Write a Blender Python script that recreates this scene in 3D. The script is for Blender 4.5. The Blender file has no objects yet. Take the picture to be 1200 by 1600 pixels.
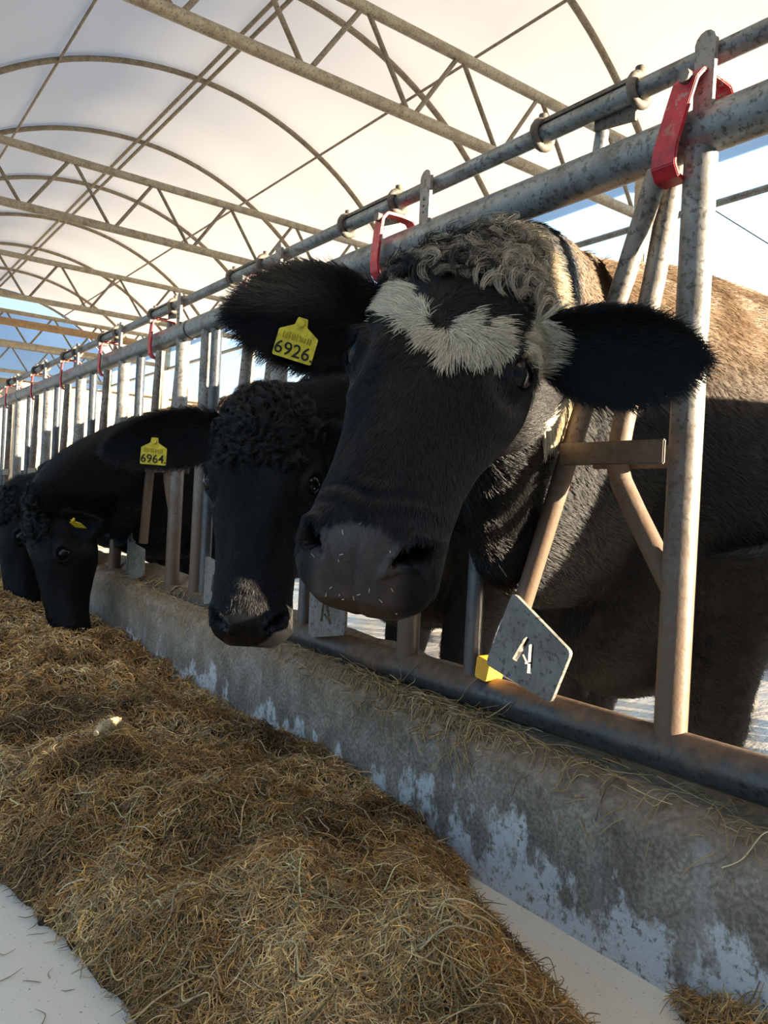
import bpy, bmesh, math, random
import numpy as np
from mathutils import Matrix, Vector

rng = np.random.default_rng(7)
random.seed(7)
SC = bpy.context.scene
COL = SC.collection

# ------------------------------------------------------------------ camera
F_PX = 1218.3
YAW, PITCH, ROLL = math.radians(36.61), math.radians(-0.34), math.radians(2.87)
CAM = np.array([-1.1388, 0.0, 0.85])
fwd = np.array([math.sin(YAW) * math.cos(PITCH), math.cos(YAW) * math.cos(PITCH), math.sin(PITCH)])
r0 = np.array([math.cos(YAW), -math.sin(YAW), 0.0])
u0 = np.cross(r0, fwd)
rgt = math.cos(ROLL) * r0 + math.sin(ROLL) * u0
upv = -math.sin(ROLL) * r0 + math.cos(ROLL) * u0
cd = bpy.data.cameras.new('camera')
cam = bpy.data.objects.new('camera', cd)
COL.objects.link(cam)
m = Matrix.Identity(4)
for i in range(3):
    m[i][0], m[i][1], m[i][2], m[i][3] = rgt[i], upv[i], -fwd[i], CAM[i]
cam.matrix_world = m
cd.sensor_fit = 'VERTICAL'
cd.sensor_height = 36.0
cd.lens = F_PX / 1600.0 * 36.0
cd.clip_start = 0.02
cd.clip_end = 400
SC.camera = cam

# ------------------------------------------------------------------ sky, sun, exposure
SUN_AZ, SUN_ALT = math.radians(147.0), math.radians(8.5)      # azimuth from +Y towards +X
SUN_DIR = np.array([math.sin(SUN_AZ) * math.cos(SUN_ALT), math.cos(SUN_AZ) * math.cos(SUN_ALT), math.sin(SUN_ALT)])
W = bpy.data.worlds.new('sky')
SC.world = W
W.use_nodes = True
wn = W.node_tree
wn.nodes.clear()
wo = wn.nodes.new('ShaderNodeOutputWorld')
wb = wn.nodes.new('ShaderNodeBackground')
# clear winter sky: white haze at the horizon, brighter towards the low sun, blue overhead
tc = wn.nodes.new('ShaderNodeTexCoord'); sx = wn.nodes.new('ShaderNodeSeparateXYZ')
wn.links.new(tc.outputs['Generated'], sx.inputs[0])
cr = wn.nodes.new('ShaderNodeValToRGB'); el = cr.color_ramp.elements
el[0].position, el[0].color = .0, (.85, .95, 1.0, 1)
el[1].position, el[1].color = 1.0, (.07, .17, .42, 1)
for p_, c_ in ((.14, (.66, .88, 1.0, 1)), (.36, (.32, .68, .93, 1)), (.60, (.11, .28, .60, 1))):
    x_ = el.new(p_); x_.color = c_
wn.links.new(sx.outputs['Z'], cr.inputs['Fac'])
dt = wn.nodes.new('ShaderNodeVectorMath'); dt.operation = 'DOT_PRODUCT'; dt.inputs[1].default_value = tuple(SUN_DIR)
wn.links.new(tc.outputs['Generated'], dt.inputs[0])
mr = wn.nodes.new('ShaderNodeMapRange'); mr.inputs['From Min'].default_value = -.9; mr.inputs['From Max'].default_value = .9
mr.inputs['To Min'].default_value = .85; mr.inputs['To Max'].default_value = 2.3
wn.links.new(dt.outputs['Value'], mr.inputs['Value'])
wb.inputs['Strength'].default_value = 1.0
wn.links.new(mr.outputs[0], wb.inputs['Strength'])
m2 = wn.nodes.new('ShaderNodeMapRange'); m2.inputs['From Min'].default_value = -.65; m2.inputs['From Max'].default_value = .35; m2.inputs['To Max'].default_value = .75
wn.links.new(dt.outputs['Value'], m2.inputs['Value'])
mw = wn.nodes.new('ShaderNodeMix'); mw.data_type = 'RGBA'; mw.inputs[7].default_value = (.80, .84, .86, 1)
hz = wn.nodes.new('ShaderNodeMapRange'); hz.inputs['From Min'].default_value = .75; hz.inputs['From Max'].default_value = .2
wn.links.new(sx.outputs['Z'], hz.inputs['Value'])
mh = wn.nodes.new('ShaderNodeMath'); mh.operation = 'MULTIPLY'
wn.links.new(m2.outputs[0], mh.inputs[0]); wn.links.new(hz.outputs[0], mh.inputs[1])
wn.links.new(mh.outputs[0], mw.inputs[0]); wn.links.new(cr.outputs[0], mw.inputs[6])
wn.links.new(mw.outputs[2], wb.inputs['Color'])
wn.links.new(wb.outputs[0], wo.inputs['Surface'])
sl = bpy.data.lights.new('sun', 'SUN')
sl.energy = 24.0
sl.angle = math.radians(0.6)
sl.color = (1.0, 0.83, 0.60)
so = bpy.data.objects.new('sun', sl)
COL.objects.link(so)
so.rotation_euler = Vector(tuple(SUN_DIR)).to_track_quat('Z', 'Y').to_euler()
so.location = (6, -9, 6)

vs = SC.view_settings
SC.display_settings.display_device = 'sRGB'
vs.view_transform = 'Standard'
vs.look = 'None'
vs.gamma = 1.0
vs.use_curve_mapping = False
vs.exposure = 0.34
SC.cycles.max_bounces = 8
SC.cycles.diffuse_bounces = 4
SC.cycles.glossy_bounces = 3
SC.cycles.transmission_bounces = 4
SC.cycles.transparent_max_bounces = 8
SC.cycles.caustics_reflective = False
SC.cycles.caustics_refractive = False
SC.cycles.sample_clamp_indirect = 6.0
SC.cycles.use_denoising = True

# ------------------------------------------------------------------ helpers
def tag(o, label=None, cat=None, group=None, kind=None):
    if label: o['label'] = label
    if cat: o['category'] = cat
    if group: o['group'] = group
    if kind: o['kind'] = kind
    return o

def link(o, parent=None):
    COL.objects.link(o)
    if parent is not None:
        o.parent = parent
        w = parent
        off = Vector((0, 0, 0))
        while w is not None:
            off += w.location
            w = w.parent
        o.location = -off          # geometry is written in world coordinates
    return o

def empty(name, loc):
    o = bpy.data.objects.new(name, None)
    COL.objects.link(o)
    o.location = loc
    o.empty_display_size = 0.1
    return o

def nrm(a):
    a = np.asarray(a, float)
    return a / (np.linalg.norm(a, axis=-1, keepdims=True) + 1e-12)

class MB:
    """collects polygons, builds ONE mesh object"""
    def __init__(s):
        s.v, s.f = [], []
    def add(s, vs_, fs):
        b = len(s.v)
        s.v += [tuple(map(float, p)) for p in vs_]
        s.f += [tuple(i + b for i in f) for f in fs]
        return s
    def box(s, c, d, M=None):
        c, d = np.array(c, float), np.array(d, float) / 2
        P = np.array([(x, y, z) for x in (-1, 1) for y in (-1, 1) for z in (-1, 1)], float) * d
        if M is not None: P = P @ np.array(M, float).T
        return s.add(P + c, [(0, 1, 3, 2), (4, 6, 7, 5), (0, 4, 5, 1), (2, 3, 7, 6), (0, 2, 6, 4), (1, 5, 7, 3)])
    def tube(s, path, r, n=12, cap=True, closed=False, up=None, ab=None):
        P = np.array(path, float)
        k = len(P)
        R_ = np.broadcast_to(np.array(r, float), (k,)) if np.ndim(r) <= 1 else np.array(r)
        T = np.zeros_like(P)
        T[1:-1] = P[2:] - P[:-2]
        T[0], T[-1] = P[1] - P[0], P[-1] - P[-2]
        if closed: T[0] = T[-1] = P[1] - P[-1]
        T = nrm(T)
        a = np.array(up if up is not None else ((0, 0, 1) if abs(T[0][2]) < .9 else (1, 0, 0)), float)
        rings = []
        for i in range(k):
            a = a - T[i] * (a @ T[i])
            a = nrm(a)
            b = np.cross(T[i], a)
            for j in range(n):
                t = 2 * math.pi * j / n
                ra, rb = (R_[i], R_[i]) if ab is None else ab[i]
                rings.append(P[i] + a * math.cos(t) * ra + b * math.sin(t) * rb)
        fs = []
        for i in range(k - 1 + (1 if closed else 0)):
            for j in range(n):
                i2 = (i + 1) % k
                fs.append((i * n + j, i * n + (j + 1) % n, i2 * n + (j + 1) % n, i2 * n + j))
        if cap and not closed:
            fs.append(tuple(range(n - 1, -1, -1)))
            fs.append(tuple((k - 1) * n + j for j in range(n)))
        return s.add(rings, fs)
    def prism(s, poly, ext):
        """polygon (3d points, planar) extruded along vector ext"""
        P = np.array(poly, float)
        n = len(P)
        return s.add(np.r_[P, P + np.array(ext, float)],
                     [tuple(range(n - 1, -1, -1)), tuple(range(n, 2 * n))] + [(i, (i + 1) % n, n + (i + 1) % n, n + i) for i in range(n)])
    def strip(s, path, width_vec, th):
        """a flat bar bent along a path: width along width_vec, thickness th"""
        P = np.array(path, float); k = len(P); wv = np.array(width_vec, float)
        T = np.gradient(P, axis=0); N = nrm(np.cross(T, wv)) * th / 2
        V = []
        for i in range(k):
            V += [P[i] - wv / 2 - N[i], P[i] + wv / 2 - N[i], P[i] + wv / 2 + N[i], P[i] - wv / 2 + N[i]]
        F = [(0, 3, 2, 1), tuple(4 * (k - 1) + j for j in range(4))]
        for i in range(k - 1):
            for j in range(4):
                F.append((4 * i + j, 4 * i + (j + 1) % 4, 4 * i + 4 + (j + 1) % 4, 4 * i + 4 + j))
        return s.add(V, F)
    def build(s, name, mat, parent=None, smooth=False, bevel=0.0):
        me = bpy.data.meshes.new(name)
        me.from_pydata(s.v, [], s.f)
        bm = bmesh.new(); bm.from_mesh(me)
        bmesh.ops.recalc_face_normals(bm, faces=bm.faces)
        if bevel: bmesh.ops.bevel(bm, geom=list(bm.edges), offset=bevel, segments=2, affect='EDGES', clamp_overlap=True)
        bm.to_mesh(me); bm.free()
        if smooth:
            me.polygons.foreach_set('use_smooth', [True] * len(me.polygons))
            me.set_sharp_from_angle(angle=math.radians(50))
        me.materials.append(mat)
        o = bpy.data.objects.new(name, me)
        return link(o, parent)

def vnoise(P, seed=0):
    """value noise in 0..1 on points (N,3)"""
    P = np.asarray(P, float)
    i = np.floor(P).astype(np.int64)
    f = P - i
    f = f * f * (3 - 2 * f)
    def h(a):
        n = (a[..., 0] * 374761393 + a[..., 1] * 668265263 + a[..., 2] * 2147483647 + seed * 974711) & 0xffffffff
        n = ((n ^ (n >> 13)) * 1274126177) & 0xffffffff
        n = ((n ^ (n >> 16)) * 2246822519) & 0xffffffff
        return ((n ^ (n >> 15)) & 0xffff) / 65535.0
    out = 0
    for dx in (0, 1):
        for dy in (0, 1):
            for dz in (0, 1):
                w = (f[..., 0] if dx else 1 - f[..., 0]) * (f[..., 1] if dy else 1 - f[..., 1]) * (f[..., 2] if dz else 1 - f[..., 2])
                out = out + w * h(i + np.array([dx, dy, dz]))
    return out

def fbm(P, seed=0, oct_=3):
    s, a, t = 0, 1.0, 0
    for k in range(oct_):
        s = s + a * vnoise(np.asarray(P) * 2 ** k, seed + k); t += a; a *= .5
    return s / t

def strands(name, P, rad, colr, mat, parent=None, kind='stuff'):
    """P (N,k,3) points, rad (N,k), colr (N,3): one hair-curves object"""
    N, k = P.shape[:2]
    cu = bpy.data.hair_curves.new(name)
    cu.add_curves([k] * N)
    cu.attributes['position'].data.foreach_set('vector', np.ascontiguousarray(P, np.float32).ravel())
    ra = cu.attributes.get('radius') or cu.attributes.new('radius', 'FLOAT', 'POINT')
    ra.data.foreach_set('value', np.ascontiguousarray(np.broadcast_to(rad, (N, k)), np.float32).ravel())
    ca = cu.attributes.new('tint', 'FLOAT_COLOR', 'CURVE')
    ca.data.foreach_set('color', np.c_[colr, np.ones(N)].astype(np.float32).ravel())
    cu.materials.append(mat)
    o = bpy.data.objects.new(name, cu)
    if kind: o['kind'] = kind
    return link(o, parent)

# ------------------------------------------------------------------ materials
def material(name):
    mt = bpy.data.materials.new(name)
    mt.use_nodes = True
    nt = mt.node_tree
    return mt, nt, nt.nodes['Principled BSDF']

def N(nt, typ, **kw):
    n = nt.nodes.new(typ)
    for k_, v_ in kw.items():
        if k_.startswith('_'): setattr(n, k_[1:], v_)
        else: n.inputs[k_.replace('__', ' ')].default_value = v_
    return n

def noise(nt, scale, detail=5.0, rough=.6, vec=None, stretch=None):
    n = N(nt, 'ShaderNodeTexNoise', Scale=scale, Detail=detail, Roughness=rough)
    g = nt.nodes.new('ShaderNodeNewGeometry')
    src = g.outputs['Position']
    if stretch:
        mp = nt.nodes.new('ShaderNodeMapping'); mp.inputs['Scale'].default_value = stretch
        nt.links.new(src, mp.inputs['Vector']); src = mp.outputs['Vector']
    nt.links.new(src, n.inputs['Vector'])
    return n.outputs['Fac']

def ramp(nt, fac, stops):
    r = nt.nodes.new('ShaderNodeValToRGB')
    e = r.color_ramp.elements
    while len(e) > 1: e.remove(e[-1])
    e[0].position, e[0].color = stops[0][0], tuple(stops[0][1]) + (1,)
    for p_, c_ in stops[1:]:
        x = e.new(p_); x.color = tuple(c_) + (1,)
    nt.links.new(fac, r.inputs['Fac'])
    return r.outputs['Color']

def mix(nt, fac, a, b, mode='MIX'):
    n = nt.nodes.new('ShaderNodeMix'); n.data_type = 'RGBA'; n.blend_type = mode
    for sock, val in ((n.inputs[0], fac), (n.inputs[6], a), (n.inputs[7], b)):
        if hasattr(val, 'is_linked') or isinstance(val, bpy.types.NodeSocket): nt.links.new(val, sock)
        elif isinstance(val, (int, float)): sock.default_value = val
        else: sock.default_value = tuple(val) + (1,)
    return n.outputs[2]

def math_(nt, op, a, b=0.0, clamp=False):
    n = nt.nodes.new('ShaderNodeMath'); n.operation = op; n.use_clamp = clamp
    for sock, val in ((n.inputs[0], a), (n.inputs[1], b)):
        if isinstance(val, bpy.types.NodeSocket): nt.links.new(val, sock)
        else: sock.default_value = val
    return n.outputs[0]

def height(nt):
    g = nt.nodes.new('ShaderNodeNewGeometry'); x = nt.nodes.new('ShaderNodeSeparateXYZ')
    nt.links.new(g.outputs['Position'], x.inputs[0]); return x.outputs['X'], x.outputs['Y'], x.outputs['Z']

def bump(nt, bsdf, h, dist, strength=.6):
    b = nt.nodes.new('ShaderNodeBump'); b.inputs['Strength'].default_value = strength; b.inputs['Distance'].default_value = dist
    nt.links.new(h, b.inputs['Height']); nt.links.new(b.outputs[0], bsdf.inputs['Normal'])

def metal(name, c1, c2, dirt=None, z0=.5, z1=1.2, rough=.45, metallic=.35, amount=1.0):
    mt, nt, b = material(name)
    n1 = noise(nt, 14, 8, .7)
    colr = ramp(nt, n1, [(.34, c2), (.56, c1)])
    n2 = noise(nt, 95, 4, .6)
    colr = mix(nt, math_(nt, 'MULTIPLY', ramp(nt, n2, [(.54, (0, 0, 0)), (.62, (1, 1, 1))]), .75), colr, tuple(.45 * x for x in c2))
    if dirt is not None:
        _, _, z = height(nt)
        f = math_(nt, 'DIVIDE', math_(nt, 'SUBTRACT', z1, z), z1 - z0, True)
        n3 = noise(nt, 26, 6, .7)
        f = math_(nt, 'MULTIPLY', math_(nt, 'MULTIPLY', f, amount), math_(nt, 'ADD', math_(nt, 'MULTIPLY', n3, 1.3), .1), True)
        f = math_(nt, 'MULTIPLY', f, 1.6, True)
        colr = mix(nt, f, colr, dirt)
        mf = math_(nt, 'MULTIPLY', math_(nt, 'SUBTRACT', 1.0, f), metallic)
        nt.links.new(mf, b.inputs['Metallic'])
    else:
        b.inputs['Metallic'].default_value = metallic
    nt.links.new(colr, b.inputs['Base Color'])
    b.inputs['Roughness'].default_value = rough
    bump(nt, b, n2, .0015, .5)
    return mt

def plain(name, c, rough=.5, metallic=0.0, spec=.5, var=.25, scale=40):
    mt, nt, b = material(name)
    n1 = noise(nt, scale, 5, .6)
    nt.links.new(ramp(nt, n1, [(.3, tuple(x * (1 - var) for x in c)), (.7, tuple(min(1, x * (1 + var)) for x in c))]), b.inputs['Base Color'])
    b.inputs['Roughness'].default_value = rough
    b.inputs['Metallic'].default_value = metallic
    b.inputs['Specular IOR Level'].default_value = spec
    return mt

M_GALV = metal('galvanised_pipe', (.215, .245, .255), (.12, .115, .10), rough=.42)
M_POST = metal('stanchion_tube', (.22, .225, .22), (.11, .10, .09), dirt=(.125, .082, .054), z0=.55, z1=1.15, rough=.5)
M_RUST = metal('grimy_tube', (.23, .215, .195), (.10, .078, .06), dirt=(.135, .085, .053), z0=.75, z1=1.25, rough=.6)
M_BLUEP = metal('dark_steel_tube', (.075, .085, .10), (.045, .05, .055), dirt=(.16, .12, .085), z0=.45, z1=.75, rough=.35, amount=.5)
M_RAIL = metal('bottom_rail_steel', (.07, .08, .09), (.05, .05, .05), rough=.38)
M_FLAT = metal('pale_flat_bar', (.25, .24, .22), (.16, .145, .125), rough=.55, metallic=.15)
M_CLAMP = metal('dirty_clamp', (.16, .14, .115), (.07, .06, .05), rough=.7, metallic=.2)
M_TRUSS = metal('truss_steel', (.48, .41, .28), (.30, .235, .15), rough=.6, metallic=.05)
M_HOOP = metal('hoop_steel', (.30, .24, .155), (.17, .13, .08), rough=.6, metallic=.05)
M_BEAM = metal('ochre_beam', (.42, .26, .12), (.28, .17, .08), rough=.6, metallic=.1)
M_RED = plain('red_paint', (.42, .018, .03), .42, 0, .5, .35, 60)
mt = M_RED; nt = mt.node_tree; b = nt.nodes['Principled BSDF']
old = b.inputs['Base Color'].links[0].from_socket
chip = ramp(nt, noise(nt, 48, 7, .72), [(.54, (0, 0, 0)), (.60, (1, 1, 1))])
_, _, z_ = height(nt)
chip = math_(nt, 'MULTIPLY', chip, math_(nt, 'MULTIPLY', math_(nt, 'SUBTRACT', z_, 1.43), 9.0, True))
nt.links.new(mix(nt, chip, old, (.30, .26, .24)), b.inputs['Base Color'])
M_YEL = plain('yellow_rubber', (.85, .42, .03), .5, 0, .5, .15)
M_TAG = plain('yellow_tag', (.66, .50, .025), .5, 0, .4, .3, 90)
M_INK = plain('black_ink', (.02, .02, .02), .7, 0, .2, .1)
M_INKF = plain('faded_ink', (.34, .27, .02), .7, 0, .2, .1)
M_BOLT = metal('old_bolt', (.20, .18, .16), (.09, .08, .07), rough=.6)
M_SIGN = plain('white_sign', (.8, .78, .75), .5)
M_TAN = plain('tan_cladding', (.45, .38, .27), .8, 0, .2, .12, 3)
M_BROWNB = plain('brown_kerb', (.11, .06, .03), .85, 0, .2, .3, 20)
M_WIRE = plain('grey_wire', (.06, .06, .06), .5)

# bottom rail: dark paint rubbed bare, brown dung film on the top of it
mt = M_RAIL; nt = mt.node_tree; b = nt.nodes['Principled BSDF']
n1 = noise(nt, 5.0, 5, .65)
g = nt.nodes.new('ShaderNodeNewGeometry'); sx = nt.nodes.new('ShaderNodeSeparateXYZ'); nt.links.new(g.outputs['Normal'], sx.inputs[0])
f = math_(nt, 'ADD', math_(nt, 'MULTIPLY', n1, 2.6), math_(nt, 'MULTIPLY', sx.outputs['Z'], .55))
f = math_(nt, 'SUBTRACT', f, 1.25, True)
f = math_(nt, 'MULTIPLY', f, 2.0, True)
old = b.inputs['Base Color'].links[0].from_socket
nt.links.new(mix(nt, f, old, ramp(nt, noise(nt, 40, 5), [(.3, (.085, .055, .036)), (.7, (.19, .125, .085))])), b.inputs['Base Color'])
nt.links.new(math_(nt, 'ADD', math_(nt, 'MULTIPLY', f, .45), .3), b.inputs['Roughness'])

def concrete():
    mt, nt, b = material('stained_concrete')
    x, y, z = height(nt)
    base = ramp(nt, noise(nt, 9, 9, .72), [(.28, (.115, .095, .08)), (.5, (.255, .215, .18)), (.72, (.42, .365, .315))])
    fine = noise(nt, 130, 4, .6)
    base = mix(nt, .5, base, ramp(nt, fine, [(.40, (.22, .21, .20)), (.62, (.80, .77, .73))]), 'OVERLAY')
    # brown cap of dried mud near the top
    cap = math_(nt, 'MULTIPLY', math_(nt, 'SUBTRACT', z, .365), 16.0, True)
    cap = math_(nt, 'MULTIPLY', cap, math_(nt, 'ADD', noise(nt, 14, 6, .7), .25), True)
    base = mix(nt, cap, base, ramp(nt, noise(nt, 55, 5), [(.3, (.13, .09, .06)), (.7, (.38, .29, .20))]))
    # limewash left in flakes, mostly low down
    low = math_(nt, 'SUBTRACT', 1.0, math_(nt, 'DIVIDE', math_(nt, 'SUBTRACT', z, .16), .26, False))
    fl = noise(nt, 9.0, 7, .68, stretch=(1, 1, .6))
    s = math_(nt, 'ADD', math_(nt, 'MULTIPLY', low, .42), fl)
    msk = ramp(nt, s, [(.755, (0, 0, 0)), (.81, (1, 1, 1))])
    spk = ramp(nt, noise(nt, 75, 4, .7), [(.36, (0, 0, 0)), (.48, (1, 1, 1))])
    msk = mix(nt, 1.0, msk, spk, 'MULTIPLY')
    base = mix(nt, msk, base, (.62, .63, .63))
    # vertical runs
    rn = noise(nt, 24, 3, .5, stretch=(1, 1, .12))
    base = mix(nt, math_(nt, 'MULTIPLY', ramp(nt, rn, [(.62, (0, 0, 0)), (.72, (1, 1, 1))]), .30), base, (.42, .41, .40))
    nt.links.new(base, b.inputs['Base Color'])
    b.inputs['Roughness'].default_value = .8
    b.inputs['Specular IOR Level'].default_value = .3
    bump(nt, b, noise(nt, 60, 8, .7), .006, .55)
    return mt
M_CONC = concrete()

def floor_mat():
    mt, nt, b = material('coated_feed_floor')
    nt.links.new(ramp(nt, noise(nt, 3, 5), [(.3, (.80, .71, .55)), (.7, (.88, .80, .64))]), b.inputs['Base Color'])
    c = b.inputs['Base Color'].links[0].from_socket
    sp = ramp(nt, noise(nt, 190, 3, .6), [(.66, (0, 0, 0)), (.70, (1, 1, 1))])
    nt.links.new(mix(nt, math_(nt, 'MULTIPLY', sp, .8), c, (.12, .10, .08)), b.inputs['Base Color'])
    b.inputs['Roughness'].default_value = .35
    return mt
M_FLOOR = floor_mat()

def yard_mat():
    mt, nt, b = material('wet_yard')
    nt.links.new(ramp(nt, noise(nt, 1.6, 6, .6, stretch=(.5, 1.6, 1)), [(.35, (.20, .17, .14)), (.5, (.34, .31, .27)), (.68, (.48, .44, .38))]), b.inputs['Base Color'])
    nt.links.new(ramp(nt, noise(nt, 2.2, 4, .6, stretch=(.4, 1.8, 1)), [(.42, (.12, .12, .12)), (.6, (.65, .65, .65))]), b.inputs['Roughness'])
    bump(nt, b, noise(nt, 7, 6, .6, stretch=(.6, 1.4, 1)), .04, .5)
    return mt
M_YARD = yard_mat()

def film(name, c, trans, rough_var=.06):
    mt, nt, b = material(name)
    nt.nodes.remove(b)
    out = nt.nodes['Material Output']
    colr = ramp(nt, noise(nt, .9, 4, .5, stretch=(1, .6, 1)), [(.35, tuple(x * (1 - rough_var) for x in c)), (.65, c)])
    d = nt.nodes.new('ShaderNodeBsdfDiffuse'); t = nt.nodes.new('ShaderNodeBsdfTranslucent'); ms = nt.nodes.new('ShaderNodeMixShader')
    ms.inputs[0].default_value = trans
    nt.links.new(colr, d.inputs[0]); nt.links.new(colr, t.inputs[0])
    nt.links.new(d.outputs[0], ms.inputs[1]); nt.links.new(t.outputs[0], ms.inputs[2])
    nt.links.new(ms.outputs[0], out.inputs['Surface'])
    return mt
M_ROOF = film('roof_film', (.75, .71, .655), .28)
M_SCREENFILM = film('screen_film', (.50, .55, .60), .10)
M_BLUE = film('blue_film', (.55, .74, .97), .72, .1)

def tint_mat(name, rough, spec=.4, var=True, trans=0.0):
    mt, nt, b = material(name)
    a = nt.nodes.new('ShaderNodeAttribute'); a.attribute_name = 'tint'
    nt.links.new(a.outputs['Color'], b.inputs['Base Color'])
    b.inputs['Roughness'].default_value = rough
    b.inputs['Specular IOR Level'].default_value = spec
    return mt
M_STRAW = tint_mat('hay_strand', .6, .35)
M_FUR = tint_mat('cow_hair', .38, .34)

def skin_mat():
    mt, nt, b = material('cow_skin')
    a = nt.nodes.new('ShaderNodeAttribute'); a.attribute_name = 'coat'
    nt.links.new(a.outputs['Color'], b.inputs['Base Color'])
    w_ = nt.nodes.new('ShaderNodeAttribute'); w_.attribute_name = 'wet'
    nt.links.new(math_(nt, 'SUBTRACT', .62, math_(nt, 'MULTIPLY', w_.outputs['Fac'], .36)), b.inputs['Roughness'])
    nt.links.new(math_(nt, 'ADD', .2, math_(nt, 'MULTIPLY', w_.outputs['Fac'], .16)), b.inputs['Specular IOR Level'])
    bump(nt, b, noise(nt, 170, 4, .6), .0022, .6)
    return mt
M_SKIN = skin_mat()
M_EYE = plain('cow_eye', (.006, .005, .005), .05, 0, .28, .2)
M_HOOF = plain('hoof_horn', (.03, .027, .025), .6)

def haybase():
    mt, nt, b = material('hay_mass')
    nt.links.new(ramp(nt, noise(nt, 34, 8, .75), [(.32, (.022, .013, .006)), (.5, (.11, .072, .033)), (.66, (.30, .205, .10))]), b.inputs['Base Color'])
    b.inputs['Roughness'].default_value = .9
    b.inputs['Specular IOR Level'].default_value = .1
    bump(nt, b, noise(nt, 70, 6, .7), .02, .8)
    return mt
M_HAY = haybase()

FLOOR_Z = .16
YARD_Z = .06
# ------------------------------------------------------------------ large structure
def slab(name, x0, x1, y0, y1, z, mat, th=.1):
    o = MB().box(((x0 + x1) / 2, (y0 + y1) / 2, z - th / 2), (x1 - x0, y1 - y0, th)).build(name, mat)
    return tag(o, kind='structure')
slab('ground', -60, 70, -60, 110, YARD_Z, M_YARD)
slab('floor', -7, -.02, -6, 14.5, FLOOR_Z, M_FLOOR, .09)

# the concrete feed kerb under the barrier
def wall():
    ys = np.arange(-1.5, 9.0, .035)
    rows = []
    for y in ys:
        t = np.clip((y - .8) / 2.4, 0, 1)
        zt = .402 + .075 * t
        prof = [(-.100, FLOOR_Z - .08), (-.100, .20), (-.100, .25), (-.100, .30), (-.100, .34), (-.098, zt - .03), (-.094, zt - .012), (-.083, zt), (-.065, zt + .010), (-.045, zt + .016),
                (-.02, zt + .020), (.01, zt + .022), (.045, zt + .052), (.085, zt + .078), (.10, .30), (.10, 0.0)]  # back lip raised out of view to block sun below the rail
        rows.append(prof)
    R_ = np.array(rows); ny, k = R_.shape[:2]
    P = np.zeros((ny, k, 3)); P[..., 0] = R_[..., 0]; P[..., 1] = ys[:, None]; P[..., 2] = R_[..., 1]
    q = fbm(P * 14, 3, 3) - .5
    q2 = fbm(P * 3, 9, 2) - .5
    wgt = np.array([0, .3, .4, .5, .6, .9, 1, 1, 1, 1, 1, 1, 1, 1, 0, 0])
    P[..., 0] += (.016 * q) * wgt; P[..., 2] += (.026 * q + .02 * q2) * wgt * (np.arange(k) > 4)
    mb = MB()
    fs = [(i * k + j, i * k + j + 1, (i + 1) * k + j + 1, (i + 1) * k + j) for i in range(ny - 1) for j in range(k - 1)]
    mb.add(P.reshape(-1, 3), fs)
    mb.f.append(tuple(range(k))); mb.f.append(tuple((ny - 1) * k + j for j in range(k - 1, -1, -1)))
    return tag(mb.build('wall_feed', M_CONC, None, True), kind='structure')
wall()

# arched film roof
RC, RR = (1.743, 1.870), 2.954
Y_T = [3.77, 7.137, 10.505, 13.873, 17.24]
H0, HS = 3.77, 1.6838
A0, A1 = math.radians(-88), math.radians(56.5)
def arc(a, r=RR): return (RC[0] + r * math.sin(a), RC[1] + r * math.cos(a))
def roof():
    aa = np.linspace(A0, A1, 60); ys = np.arange(H0 - 5 * HS, H0 + 8 * HS + .01, HS / 8)
    P = []
    for i, y in enumerate(ys):
        sag = .022 * (1 - abs(2 * ((i % 8) / 8) - 1))
        for a in aa:
            x, z = arc(a, RR + .035 - sag); P.append((x, y, z))
    k = len(aa)
    mb = MB().add(P, [(i * k + j, i * k + j + 1, (i + 1) * k + j + 1, (i + 1) * k + j) for i in range(len(ys) - 1) for j in range(k - 1)])
    return tag(mb.build('ceiling', M_ROOF, None, True), kind='structure')
roof()

XE = 4.05                                        # eave line on the yard side
def sheet(name, pts, ext, mat): return tag(MB().prism(pts, ext).build(name, mat), kind='structure')
sheet('wall_eave', [(XE + .06, -4.6, 3.19), (XE + .06, 17.2, 3.19), (XE + .06, 17.2, 3.62), (XE + .06, -4.6, 3.62)], (.004, 0, 0), M_BLUE)
tag(MB().box((-2.69, -2.0, 1.7), (8.62, .004, 3.4)).build('added_sun_screen', M_SCREENFILM), kind='structure')  # unseen screen added behind the camera to keep sun off the faces
sheet('wall_gable', [(-1.2, 17.32, 3.08), (XE, 17.32, 3.08), (XE, 17.32, 3.715), (3.95, 17.32, 3.90), (3.4, 17.32, 4.40), (.1, 17.32, 4.40), (-.5, 17.32, 3.9), (-1.2, 17.32, 3.08 + .3)], (0, .004, 0), M_BLUE)
e = empty('eave_rail', (XE + .03, 4, 3.17))
tag(e, 'grey pipe along the lower edge of the blue eave sheet', 'rail')
MB().tube([(XE + .03, -4.6, 3.17), (XE + .03, 17.2, 3.17)], .026).build('rail_pipe', M_GALV, e, True)
MB().tube([(XE + .03, -4.6, 3.66), (XE + .03, 17.2, 3.66)], .03).build('rail_pipe', M_TRUSS, e, True)

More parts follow.
